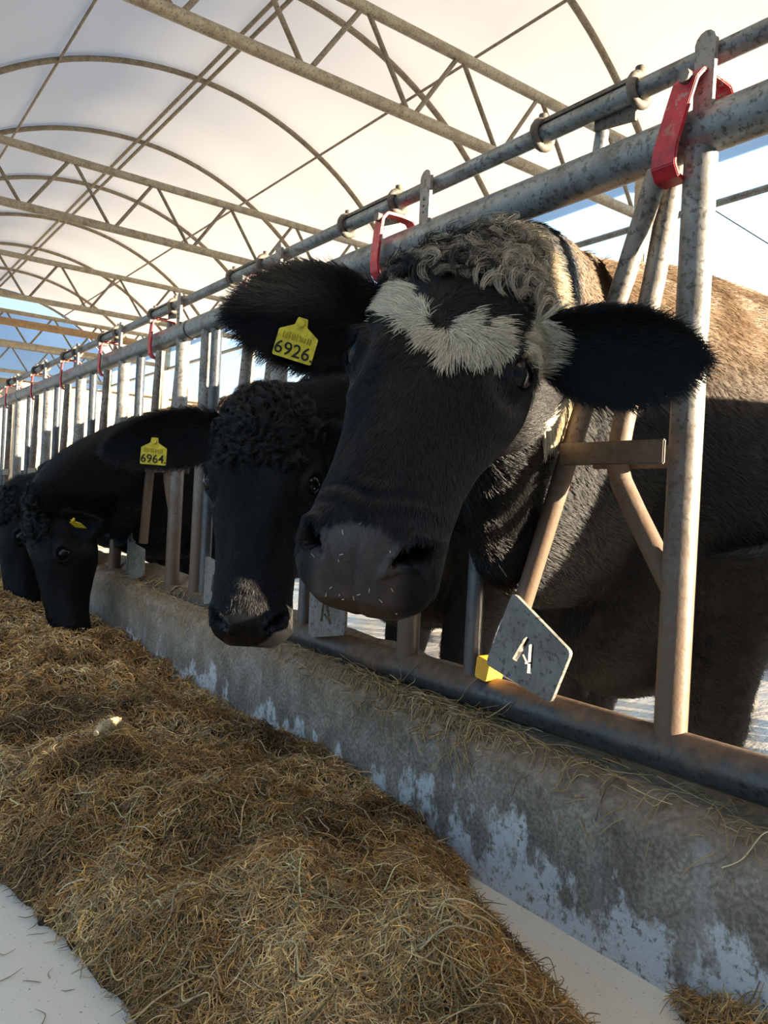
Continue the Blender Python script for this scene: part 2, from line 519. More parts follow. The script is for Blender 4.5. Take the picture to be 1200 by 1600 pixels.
names_t = ['steel truss spanning the barn right above the fence and the big cow', 'second steel truss, ending above the left ear of the white-patched cow',
           'third steel truss, far back above the row of red latches', 'fourth steel truss, just behind the thick ochre beam', 'farthest steel truss, right in front of the blue gable sheet']
for k, y in enumerate(Y_T):
    t = empty('roof_truss', (1.6, y, 3.22)); tag(t, names_t[k], 'truss')
    xl = RC[0] - math.sqrt(RR ** 2 - (3.22 - RC[1]) ** 2)
    MB().tube([(xl + .02, y, 3.22), (XE, y, 3.22)], .037).build('lower_chord', M_TRUSS, t, True)
    xu = math.sqrt(RR ** 2 - (3.72 - RC[1]) ** 2)
    MB().tube([(RC[0] - xu, y, 3.72), (RC[0] + xu, y, 3.72)], .035).build('upper_chord', M_TRUSS, t, True)
    tops = [.61 + .737 * i for i in range(-2, 5)]
    bots = [.235 + .737 * i for i in range(-1, 6)]
    for i, xt in enumerate(tops):
        for s, dx in ((-1, -.345), (1, .345)):
            xb = xt + dx
            if xb < xl or xb > XE - .02 or xt < RC[0] - xu or xt > RC[0] + xu: continue
            MB().tube([(xt + s * .022, y, 3.705), (xb - s * .0, y, 3.235)], .0155, 8).build('web', M_HOOP, t, True)
hn = ['crossing the top right corner', 'between the near truss and the second', 'over the second truss', 'just behind the second truss', 'over the third truss', 'just behind the third truss', 'over the fourth truss', 'just behind the fourth truss', 'at the far end, over the last truss']
for k in range(9):
    y = H0 + HS * k
    aa = np.linspace(A0, A1, 48)
    o = MB().tube([(arc(a)[0], y, arc(a)[1]) for a in aa], .026, 8).build('roof_hoop', M_HOOP, None, True)
    tag(o, 'curved brown roof hoop ' + hn[k], 'hoop', 'roof hoops')
for nm, lab, pts in (('roof_purlin', 'double ridge purlin pipes running along the crown of the roof', [(1.70, 4.815), (1.79, 4.815)]),
                     ('roof_purlin', 'thin purlin wire on the side of the roof above the fence', [(3.045, 4.49)]),
                     ('roof_purlin', 'thin purlin wire on the bluish side of the roof, away from the cows', [(.463, 4.52)])):
    e = empty(nm, (pts[0][0], 4, pts[0][1])); tag(e, lab, 'purlin')
    for x, z in pts:
        MB().tube([(x, -4.6, z), (x, 17.24, z)], .018 if len(pts) > 1 else .012, 8).build('purlin_pipe', M_HOOP, e, True)
labs_c = ['square steel column carrying the near truss, behind the red latch', 'square steel column carrying the second truss', 'square steel column carrying the third truss', 'square steel column carrying the fourth truss', 'square steel column at the far gable']
for k, y in enumerate(Y_T):
    e = empty('side_column', (XE, y, YARD_Z)); tag(e, labs_c[k], 'column')
    MB().box((XE, y, (YARD_Z + 3.6) / 2), (.12, .12, 3.6 - YARD_Z)).build('column_tube', M_TRUSS, e, bevel=.008)
    MB().box((XE, y, YARD_Z + .01), (.24, .24, .02)).build('base_plate', M_TRUSS, e)
e = tag(MB().tube([(-1.1, 13.6, 3.50), (3.4, 13.6, 3.50)], .062).build('ochre_beam', M_BEAM, None, True), 'thick ochre beam across the far end in front of the blue sheet', 'beam')

# far shed, its sign, yard kerb, wire
s = empty('tan_shed', (4, 19.6, YARD_Z)); tag(s, 'tan corrugated shed standing beyond the far end of the barn', 'shed')
xs = np.arange(-2, 7.5, .11)
poly = [(x, 19.4 + (.03 if i % 2 else 0), 0) for i, x in enumerate(xs)] + [(7.5, 19.9, 0), (-2, 19.9, 0)]
MB().prism([(p[0], p[1], YARD_Z) for p in poly], (0, 0, 3.3)).build('shed_wall', M_TAN, s)
MB().box((2.75, 19.6, 3.38), (9.7, .8, .08)).build('roof_edge', M_TAN, s)
s = empty('warning_sign', (4.48, 19.3, 3.02)); tag(s, 'small white sign with a red mark on the tan shed', 'sign')
MB().box((4.48, 19.36, 3.02), (.28, .02, .46)).build('board', M_SIGN, s)
MB().box((4.48, 19.345, 3.02), (.08, .01, .27)).build('red_mark', M_RED, s)
tag(MB().box((3.45, 3.5, YARD_Z + .075), (.16, 14, .15)).build('yard_kerb', M_BROWNB, None, False, .012), 'low brown kerb beam lying across the sunlit yard', 'kerb')
tag(MB().tube([(5.05, 5.32, 4.42), (6.0, 4.4, 3.99), (6.0, 3.81, 3.5), (7.5, 2.6, 2.5)], .006, 6).build('guy_wire', M_WIRE, None, True), 'thin grey wire slanting across the white sky', 'wire')

# ------------------------------------------------------------------ feed barrier (self-locking headlocks)
ZP, ZR, ZT = 1.4796, .4796, 1.5976
def rrect(poly, r, n=4):
    """round the corners of a planar 2d polygon"""
    P = np.array(poly, float); out = []
    for i in range(len(P)):
        a, p, c = P[i - 1], P[i], P[(i + 1) % len(P)]
        da, dc = nrm(a - p), nrm(c - p)
        ang = math.acos(np.clip(da @ dc, -1, 1)); d = r / math.tan(ang / 2)
        s, e_ = p + da * d, p + dc * d
        for t in np.linspace(0, 1, n):
            out.append((1 - t) ** 2 * s + 2 * t * (1 - t) * p + t * t * e_)
    return out

# letter plate, written around its own centre (y, z); the A is cut right through
PC = np.array([.993, .605])
corners = np.array([(1.041, .701), (.894, .612), (.935, .512), (1.105, .551)]) - PC
def plate_mesh():
    mb = MB().prism([(-.004, p[0], p[1]) for p in rrect(corners, .012)], (.008, 0, 0))
    me = bpy.data.meshes.new('letter_plate'); me.from_pydata(mb.v, [], mb.f)
    o = bpy.data.objects.new('plate_tmp', me); COL.objects.link(o)
    cut = MB()
    for (a, b, w) in (((.997, .621), (1.028, .572), .0115), ((.987, .610), (.9885, .555), .0115), ((1.008, .588), (.995, .571), .007)):
        a, b = np.array(a) - PC, np.array(b) - PC
        d = nrm(b - a); n_ = np.array([-d[1], d[0]]) * w / 2
        cut.prism([(-.02, *(a + n_)), (-.02, *(b + n_)), (-.02, *(b - n_)), (-.02, *(a - n_))], (.04, 0, 0))
    mc = bpy.data.meshes.new('cut'); mc.from_pydata(cut.v, [], cut.f)
    for mm in (me, mc):
        bm = bmesh.new(); bm.from_mesh(mm); bmesh.ops.recalc_face_normals(bm, faces=bm.faces); bm.to_mesh(mm); bm.free()
    oc = bpy.data.objects.new('cut_tmp', mc); COL.objects.link(oc)
    bo = o.modifiers.new('b', 'BOOLEAN'); bo.object = oc; bo.operation = 'DIFFERENCE'; bo.solver = 'EXACT'; bo.use_self = True
    dg = bpy.context.evaluated_depsgraph_get(); dg.update()
    res = bpy.data.meshes.new_from_object(o.evaluated_get(dg))
    for q in (o, oc): bpy.data.objects.remove(q)
    res.name = 'letter_plate'
    res.materials.clear(); res.materials.append(M_FLAT)
    return res
PLATE = plate_mesh()

def unit(P, panel, st, lever, swing_b, n):
    """one headlock: main post at y=P; the swing bar's top at P+st, foot at P+swing_b"""
    MB().tube([(0, P + .001, ZR), (0, P, ZP)], .0265, 16, False).build('post', M_POST, panel, True)
    fl = MB()
    yy, zz = P - .018, 0
    pr = [(yy - .016, ZP), (yy + .016, ZP)] + [(yy + .0185 * math.cos(a), ZT + .004 + .021 * math.sin(a)) for a in np.linspace(-.3, math.pi + .3, 9)]
    fl.prism([(-.032, p[0], p[1]) for p in pr], (.008, 0, 0))
    o = fl.build('rail_hanger', M_FLAT, panel)
    hb = MB()
    for hz in (1.527, 1.541, 1.556): hb.tube([(-.0345, yy + .003, hz), (-.030, yy + .003, hz)], .0028, 8)
    hb.build('rivet', M_BOLT, o, True)
    MB().tube([(.012, P + .018, .74), (.016, P + .10, .862), (.02, P + .135, .915), (.022, P + .147, .945), (.022, P + .146, .975), (.022, P + .139, 1.02), (.022, P + .09, 1.27), (.02, P + .055, ZP)], .0195, 12).build('kinked_tube', M_RUST, panel, True)
    for x in (-.045, .05):
        MB().box((x, P + .115, .9615), (.006, .215, .040)).build('guide_bar', M_RUST, panel, bevel=.002)
    MB().tube([(0, P + .470, ZR), (0, P + .467, ZP)], .0195, 12, False).build('side_post', M_BLUEP, panel, True)
    # swing bar with its letter plate and rubber stop
    yt, yb = P + st, P + swing_b
    s = MB().tube([(-.02, yt, 1.43), (-.02, yt + (yb - yt) * .52, 1.03), (-.02, yb, .655)], .0185, 12).build('swing_bar', M_RUST, panel, True)
    pl = bpy.data.objects.new('letter_plate', PLATE); COL.objects.link(pl); pl.parent = s
    c = np.array([-.045, yb + (-.055 if n == 0 else -.01), .605]) if n == 0 else np.array([-.045, yb, .588])
    ang = 0 if n == 0 else -.42
    w_ = Matrix.Translation(tuple(c)) @ Matrix.Rotation(ang, 4, 'X')
    pl.matrix_parent_inverse = Matrix.Identity(4)
    pl.location = c; pl.rotation_euler = (ang, 0, 0)
    MB().prism([(-.03 + dx, p[0], p[1]) for dx, p in ((0, q) for q in rrect([(yb + .105, .515), (yb + .072, .510), (yb + .062, .552), (yb + .10, .560)], .006))], (.045, 0, 0)).build('rubber_stop', M_YEL, s)
    # red latch hooked over the main pipe
    yl = P + lever
    lean = .016 if n == 0 else .006
    path = [(.052, yl - lean, ZP + .012), (.050, yl - lean, ZP + .06), (.035, yl - lean, ZP + .078), (0, yl - lean, ZP + .080), (-.040, yl - lean, ZP + .078), (-.053, yl - lean * .8, ZP + .062), (-.055, yl, ZP + .02), (-.056, yl + lean, ZP - .035),
            (-.052, yl + lean * 1.3, ZP - .06), (-.040, yl + lean * 1.35, ZP - .075), (-.012, yl + lean * 1.35, ZP - .077)]
    l = MB().strip(path, (0, .044 if n == 0 else .032, 0), .007).build('latch', M_RED, panel, bevel=.0015)
    MB().tube([(-.066, yl - lean, ZP + .066), (-.052, yl - lean, ZP + .066)], .011, 8).build('bolt', M_BOLT, l, True)
    MB().tube([(.03, P + .235, ZP + .02), (.03, P + .225, ZP + .092)], .013, 10).build('stop_peg', M_GALV, panel, True)

def clamp(y): return MB().tube([(.0 + .025 * math.cos(a), y, ZT + .025 * math.sin(a)) for a in np.linspace(0, 2 * math.pi, 16, endpoint=False)], .0085, 8, closed=True)

def panel(y0, y1, ps, lab, first):
    t = empty('headlock_panel', (0, (y0 + y1) / 2, ZR)); tag(t, lab, 'feed barrier')
    MB().tube([(0, y, ZP) for y in np.linspace(y0, y1, 8)], .0375, 20).build('main_pipe', M_GALV, t, True)
    MB().tube([(0, y, ZR) for y in np.linspace(y0, y1, 12)], .036, 20).build('bottom_rail', M_RAIL, t, True)
    for (P, st, lv, sb, n) in ps: unit(P, t, st, lv, sb, n)
    return t
p1 = panel(-.66, 2.775, [(.725, .065, .012, .325, 0), (1.413, .13, .128, .285, 1), (2.101, .16, .16, .28, 2)], 'galvanised headlock panel nearest the camera, holding the white-patched cow', True)
MB().tube([(0, 2.645, ZR), (0, 2.640, ZP)], .0255, 14, False).build('post', M_POST, p1, True)
MB().tube([(0, .037, ZR), (0, .037, ZP)], .0265, 14, False).build('post', M_POST, p1, True)
p2 = panel(2.790, 5.66, [(2.872, .18, .205, .275, 3), (3.560, .17, .19, .27, 4), (4.248, .17, .19, .27, 5), (4.936, .17, .19, .27, 6)], 'galvanised headlock panel behind the joint, holding the cows that eat', False)
p3 = panel(5.675, 8.6, [(5.70, .17, .19, .27, 7), (6.39, .17, .19, .27, 8), (7.08, .17, .19, .27, 9)], 'galvanised headlock panel at the far left end of the row', False)

lr = empty('locking_rail', (0, 3, ZT)); tag(lr, 'slim galvanised locking rod with clamps running above the headlock pipe', 'rail')
MB().tube([(0, y, ZT) for y in np.linspace(-.6, 8.6, 20)], .0172, 14).build('rod', M_GALV, lr, True)
for P in (.037, .725, 1.413, 2.101, 2.872, 3.560, 4.248, 4.936, 5.70, 6.39, 7.08):
    d = .125 if P < 2.8 else .10
    a, b_ = P + d, P + d + .222
    MB().prism([(-.008, a, ZT + .0195), (-.008, b_, ZT + .0195), (-.008, b_, ZT + .027), (-.008, a, ZT + .027)], (.034, 0, 0)).build('slide_plate', M_CLAMP, lr)
    MB().prism([(.012, a + .015, ZT - .042), (.012, a + .105, ZT - .030), (.012, a + .105, ZT - .012), (.012, a + .015, ZT - .012)], (.006, 0, 0)).build('slide_tab', M_CLAMP, lr)
    for y in (a, b_):
        c = clamp(y)
        c.tube([(.0, y, ZT + .024), (.0, y, ZT + .040)], .009, 8)
        c.build('clamp', M_CLAMP, lr, True)

# ------------------------------------------------------------------ hay
def sstep(a, b, x):
    t = np.clip((x - a) / (b - a), 0, 1); return t * t * (3 - 2 * t)
def hay_h(x, y):
    """height of the hay above the feed floor"""
    P = np.stack([x, y, np.zeros_like(x)], -1)
    e = .10 * (fbm(P * 4.5, 21) - .5) + .05 * (fbm(P * 13, 22) - .5)
    xl = -.80 - .19 * np.clip(y - 1.02, -.6, 2.5) + e
    h = .085 * sstep(-.02, .36, x - xl) + .045 * sstep(0, .05, x - xl)
    h = h + .05 * sstep(2.1, 3.6, y)
    h = h * sstep(-.03, .10, x - xl)
    h = h * (1 - .42 * sstep(-.45, -.12, x) * (1 - .4 * sstep(2.4, 3.4, y)))
    # towards the near end of the kerb the heap thins out to the bare floor
    xr = np.where(y > 1.02, .25 * (y - 1.02) ** .6 - .10, -.10 - .36 * (1.02 - y)) if np.ndim(y) == 0 else np.where(y > 1.02, -.10 + .55 * np.abs(y - 1.02) ** .8, -.10 - .36 * (1.02 - y))
    h = h * sstep(-.01, .26, xr - x)
    near = .12 * np.exp(-((x + .02) / .09) ** 2 - ((y - .50) / .12) ** 2)
    lump = .075 * (fbm(P * 5.2, 5, 3) - .5) + .07 * (fbm(P * 15, 6, 3) - .5)
    h = h + lump * sstep(.02, .10, h) + near
    # hollow where the cows' muzzles dig in
    return h
GX = np.arange(-1.75, -.115, .02); GY = np.arange(.30, 8.0, .02)
XX, YY = np.meshgrid(GX, GY, indexing='ij')
HH = hay_h(XX, YY)
hr = empty('hay_heap', (-.5, 2.0, FLOOR_Z)); tag(hr, 'long heap of dry brown hay on the feed floor along the kerb', 'hay', kind='stuff')
nx, ny = HH.shape
V = np.stack([XX, YY, FLOOR_Z + HH - .012], -1).reshape(-1, 3)
I = np.arange(nx * ny).reshape(nx, ny)
keep = (HH[:-1, :-1] > .008) | (HH[1:, 1:] > .008) | (HH[1:, :-1] > .008) | (HH[:-1, 1:] > .008)
Q = np.stack([I[:-1, :-1], I[1:, :-1], I[1:, 1:], I[:-1, 1:]], -1)[keep]
hm = MB().add(V, Q.tolist()).build('hay_mass', M_HAY, hr, True)
bmx = bmesh.new(); bmx.from_mesh(hm.data); bmesh.ops.delete(bmx, geom=[v for v in bmx.verts if not v.link_faces], context='VERTS'); bmx.to_mesh(hm.data); bmx.free()
hm['kind'] = 'stuff'

HAYC = np.array([(.34, .225, .10), (.22, .14, .062), (.46, .34, .17), (.14, .09, .044), (.27, .215, .125), (.38, .235, .085), (.56, .44, .25), (.19, .155, .10), (.44, .26, .075)])
HAYW = np.array([.2, .21, .10, .16, .10, .08, .04, .08, .03])
def hay_strands(n, base, lens, rads, lift, seed, flat=.35):
    r = np.random.default_rng(seed)
    L = r.uniform(*lens, n) * r.uniform(.6, 1.2, n)
    az = r.uniform(0, 2 * np.pi, n)
    d = np.stack([np.cos(az), np.sin(az), r.normal(0, flat, n)], -1); d = nrm(d)
    k = 5
    t = np.linspace(-.5, .5, k)
    side = nrm(np.cross(d, nrm(r.normal(size=(n, 3)))))
    up = np.cross(side, d)
    bow = r.normal(0, .30, n); bow2 = r.normal(0, .25, n)
    P = base[:, None, :] + d[:, None, :] * (t[None, :, None] * L[:, None, None]) \
        + side[:, None, :] * ((t ** 2 - .1)[None, :, None] * (bow * L * 1.6)[:, None, None]) + up[:, None, :] * (np.sin(t * 9)[None, :, None] * (bow2 * L * .4)[:, None, None])
    hz = FLOOR_Z + np.maximum(hay_h(P[..., 0], P[..., 1]), 0.0)
    P[..., 2] = np.maximum(P[..., 2], hz - .006) * .35 + (hz + lift[:, None] + (P[..., 2] - base[:, None, 2]) * .55) * .65
    P[..., 2] = np.maximum(P[..., 2], FLOOR_Z + .002)
    P[..., 0] = np.minimum(P[..., 0], -.104)
    c = HAYC[r.choice(len(HAYC), n, p=HAYW / HAYW.sum())] * r.uniform(.45, 1.35, (n, 1))
    w = r.uniform(*rads, n)[:, None] * np.array([.5, 1, 1, .9, .4])
    return P, w, c
def sample_hay(n, seed):
    r = np.random.default_rng(seed)
    out = []
    while sum(len(o) for o in out) < n:
        x = r.uniform(-1.7, -.11, n * 4); y = r.uniform(.32, 7.0, n * 4)
        h = hay_h(x, y)
        d2 = (x - CAM[0]) ** 2 + y ** 2
        ok = (h > .012) & (r.uniform(size=n * 4) < np.minimum(1, .95 / d2))
        out.append(np.stack([x, y, h + FLOOR_Z], -1)[ok])
    return np.concatenate(out)[:n]
B = sample_hay(105000, 31)
r_ = np.random.default_rng(5)
patch = fbm(B * np.array([5, 5, 0]) + 3, 77, 3)[:, None]
dist = np.sqrt(((B - CAM) ** 2).sum(1))
P, w, c = hay_strands(len(B), B, (.02, .062), (.0004, .0008), r_.uniform(-.006, .020, len(B)), 8, .6)
c = 1.85 * c * (.34 + 1.15 * np.clip((patch - .25) * 2, 0, 1)) * np.where(patch > .56, np.array([[1.0, .96, .88]]), np.array([[1.12, .93, .68]]))
strands('hay_strands', P, w * np.clip(dist / 1.4, .8, 2.2)[:, None], c, M_STRAW, hr)
B = sample_hay(3000, 33)
P, w, c = hay_strands(len(B), B, (.04, .12), (.0006, .0013), r_.uniform(.0, .03, len(B)), 9, .35)
strands('long_stalks', P, w, np.clip(c * 1.45 + np.array([.07, .055, .02]), 0, .75), M_STRAW, hr)
# a few loose straws on the bare floor
n = 160
x = r_.uniform(-1.35, -.82, n); y = r_.uniform(.7, 2.2, n)
B = np.stack([x, y, np.full(n, FLOOR_Z + .002)], -1)
P, w, c = hay_strands(n, B, (.02, .07), (.0004, .0007), np.full(n, .002), 12, .02)
strands('loose_straws', P, w, c, M_STRAW, hr)

# straws caught on the kerb under the bottom rail
lit = empty('kerb_straw', (-.05, 1.5, .43)); tag(lit, 'thin straw litter caught on the kerb top under the bottom rail', 'straw', kind='stuff')
n = 2600
y = np.concatenate([r_.normal(1.25, .17, n // 2), r_.uniform(.45, 3.4, n - n // 2)])
t_ = np.clip((y - .8) / 2.4, 0, 1)
x = r_.uniform(-.088, .03, n)
z = .402 + .075 * t_ + .018 + r_.uniform(-.006, .016, n)
B = np.stack([x, y, z], -1)
az = r_.uniform(0, 2 * np.pi, n); L = r_.uniform(.03, .11, n)
d = nrm(np.stack([np.cos(az) * .6 - .25, np.sin(az), r_.normal(0, .22, n)], -1))
tt = np.linspace(0, 1, 5)
P = B[:, None, :] + d[:, None, :] * (tt[None, :, None] * L[:, None, None])
P[..., 2] -= (tt ** 2)[None, :] * (L * r_.uniform(-.15, .7, n))[:, None]
over = P[..., 0] < -.085
P[..., 0] = np.maximum(P[..., 0], -.108 - .012 * r_.uniform(size=n)[:, None])
P[..., 2] -= over * .03
# keep clear of the rail itself
dx, dz = P[..., 0], P[..., 2] - ZR
rr = np.sqrt(dx ** 2 + dz ** 2); f_ = np.where(rr < .04, .04 / np.maximum(rr, 1e-4), 1)
P[..., 0] = dx * f_; P[..., 2] = ZR + dz * f_
c = HAYC[r_.choice(len(HAYC), n, p=HAYW / HAYW.sum())] * r_.uniform(.8, 1.4, (n, 1)) + np.array([.03, .035, .02])
strands('straw_strands', P, np.broadcast_to((r_.uniform(.0004, .0009, n))[:, None], (n, 5)), c, M_STRAW, lit)

# corn cob in the hay
cb = empty('corn_cob', (-.60, 1.68, FLOOR_Z + .2)); tag(cb, 'pale piece of dry corn cob lying on the hay', 'corn cob')
cz = float(FLOOR_Z + hay_h(np.array([-.60]), np.array([1.68]))[0]) + .032
path = np.array([(-.632, 1.655, cz), (-.615, 1.668, cz + .004), (-.60, 1.68, cz + .006), (-.583, 1.694, cz + .005), (-.566, 1.708, cz + .002)])
M_COB = plain('dry_cob', (.55, .42, .25), .8, 0, .2, .3, 120)
MB().tube(path, np.array([.006, .011, .0125, .011, .005]), 12).build('core', M_COB, cb, True)
kb = MB()
for i in range(1, 4):
    for s_ in np.linspace(0, 1, 4, endpoint=False):
        c0 = path[i] * (1 - s_) + path[i + 1] * s_
        for j in range(9):
            a = 2 * math.pi * (j + .5 * (round(s_ * 4) % 2)) / 9
            dd = nrm(path[4] - path[0]); u_ = nrm(np.cross(dd, (0, 0, 1))); v_ = np.cross(dd, u_)
            p_ = c0 + (u_ * math.cos(a) + v_ * math.sin(a)) * .0115
            kb.box(p_, (.005, .005, .004))
kb.build('husk_pits', M_COB, cb)['kind'] = 'stuff'

# ------------------------------------------------------------------ cattle
HS_ = np.array([-.06, -.02, .03, .08, .13, .19, .25, .31, .37, .43, .47, .505, .53, .545])
HT_ = np.array([-.07, -.03, -.008, .002, .006, .004, .000, -.003, -.005, -.008, -.014, -.030, -.055, -.085])
HB_ = np.array([-.15, -.18, -.21, -.235, -.25, -.25, -.238, -.210, -.182, -.162, -.156, -.154, -.146, -.122])
HW_ = np.array([.066, .094, .116, .128, .134, .131, .116, .101, .092, .090, .093, .094, .082, .046])
HKT = np.array([.80, .85, .90, .93, .94, .88, .78, .70, .68, .72, .78, .84, .90, .90])
HKB = np.array([.60, .50, .45, .45, .48, .50, .50, .50, .55, .66, .72, .78, .82, .80])
def smooth_tab(x, t):
    xs = np.linspace(HS_[0], HS_[-1], 240)
    ys = np.interp(xs, HS_, t); k = np.exp(-np.linspace(-2, 2, 17) ** 2); k /= k.sum()
    return np.interp(x, xs, np.convolve(np.pad(ys, 8, mode='edge'), k, 'valid'))

def head_loft(mb, M, t):
    ss = np.linspace(HS_[0], HS_[-1], 64); n = 44
    T, B, Wd, kt, kb = (smooth_tab(ss, q) for q in (HT_, HB_, HW_, HKT, HKB))
    R_ = []
    for i, s in enumerate(ss):
        a = np.linspace(0, 2 * np.pi, n, endpoint=False)
        c, d = np.cos(a), np.sin(a)
        x = np.sign(c) * np.abs(c) ** (2 / 2.5); y = np.sign(d) * np.abs(d) ** (2 / 2.4)
        f = np.interp(y, [-1, .25, 1], [kb[i], 1, kt[i]])
        f = f * f * (3 - 2 * f) * .35 + f * .65
        R_.append(np.stack([np.full(n, s), x * Wd[i] * f, (T[i] + B[i]) / 2 + y * (T[i] - B[i]) / 2], -1))
    P = np.concatenate(R_) @ M.T + t
    fs = [(i * n + j, i * n + (j + 1) % n, (i + 1) * n + (j + 1) % n, (i + 1) * n + j) for i in range(len(ss) - 1) for j in range(n)]
    fs += [tuple(range(n - 1, -1, -1)), tuple((len(ss) - 1) * n + j for j in range(n))]
    mb.add(P, fs)

def catmull(P, k=8):
    P = np.array(P, float); Q = np.r_[[2 * P[0] - P[1]], P, [2 * P[-1] - P[-2]]]; out = []
    for i in range(1, len(Q) - 2):
        for t in np.linspace(0, 1, k, endpoint=False):
            a, b, c, d = Q[i - 1:i + 3]
            out.append(.5 * (2 * b + (c - a) * t + (2 * a - 5 * b + 4 * c - d) * t * t + (3 * b - a - 3 * c + d) * t ** 3))
    out.append(P[-1]); return np.array(out)

def limb(mb, pts, k=6, n=18):
    """pts: x,y,z,ra(vertical),rb(lateral)"""
    C_ = catmull(pts, k)
    mb.tube(C_[:, :3], 1, n, True, up=(0, 0, 1) if abs(C_[-1, 2] - C_[0, 2]) < .8 * np.linalg.norm(C_[-1, :3] - C_[0, :3]) else (1, 0, 0), ab=[(r[3], r[4]) for r in C_])

def ear_mesh(mb, base, tip, facing, width, cup=.35, th=.011, droop=0.0, peak=.85, nu=26, nv=17):
    base, tip = np.array(base, float), np.array(tip, float)
    L = np.linalg.norm(tip - base); ax = (tip - base) / L
    fc = np.array(facing, float); fc = nrm(fc - ax * (fc @ ax)); sd = np.cross(ax, fc)
    F, Bk = [], []
    for i in range(nu):
        t = i / (nu - 1)
        h = width / 2 * (max(0, math.sin(math.pi * min(1, .10 + .90 * t ** peak))) ** .62) * (1 if t < .98 else .75)
        h = max(h, .012) if t < .5 else max(h, .004)
        for j in range(nv):
            v = 2 * j / (nv - 1) - 1
            p = base + ax * (L * t) + sd * (h * v) + fc * (cup * h * (v * v) - .30 * L * droop * t * t)
            e = (1 - v * v) ** .5 * .9 + .1
            F.append(p + fc * th * .2); Bk.append(p - fc * (th * (.5 + .9 * e) * (1.6 - t)))
    V = F + Bk; m_ = nu * nv; fs = []
    I = lambda i, j, b: b * m_ + i * nv + j
    for i in range(nu - 1):
        for j in range(nv - 1):
            fs.append((I(i, j, 0), I(i, j + 1, 0), I(i + 1, j + 1, 0), I(i + 1, j, 0)))
            fs.append((I(i, j, 1), I(i + 1, j, 1), I(i + 1, j + 1, 1), I(i, j + 1, 1)))
        for j in (0, nv - 1): fs.append((I(i, j, 0), I(i + 1, j, 0), I(i + 1, j, 1), I(i, j, 1)))
    for j in range(nv - 1):
        for i in (0, nu - 1): fs.append((I(i, j, 0), I(i, j + 1, 0), I(i, j + 1, 1), I(i, j, 1)))
    bm_ = len(mb.v); mb.add(V, fs)
    return ax, fc, sd, L

def fuse(mb, voxel, smooth_it):
    me = bpy.data.meshes.new('tmp'); me.from_pydata(mb.v, [], mb.f)
    bm = bmesh.new(); bm.from_mesh(me)
    bm.to_mesh(me); bm.free()
    o = bpy.data.objects.new('tmp', me); COL.objects.link(o)
    r = o.modifiers.new('r', 'REMESH'); r.mode = 'VOXEL'; r.voxel_size = voxel; r.use_smooth_shade = True
    if smooth_it:
        s = o.modifiers.new('s', 'SMOOTH'); s.factor = .5; s.iterations = smooth_it
    dg = bpy.context.evaluated_depsgraph_get(); dg.update()
    res = bpy.data.meshes.new_from_object(o.evaluated_get(dg))
    bpy.data.objects.remove(o)
    return res

def get_arrays(me):
    n = len(me.vertices)
    V = np.empty(n * 3, np.float32); me.vertices.foreach_get('co', V); V = V.reshape(-1, 3).astype(float)
    Nn = np.empty(n * 3, np.float32); me.vertices.foreach_get('normal', Nn); Nn = Nn.reshape(-1, 3).astype(float)
    return V, Nn

EYE = np.array([.178, .114, -.056])
def eye_axis(sg): return nrm(np.array([-.03, .80 * sg, .60]))

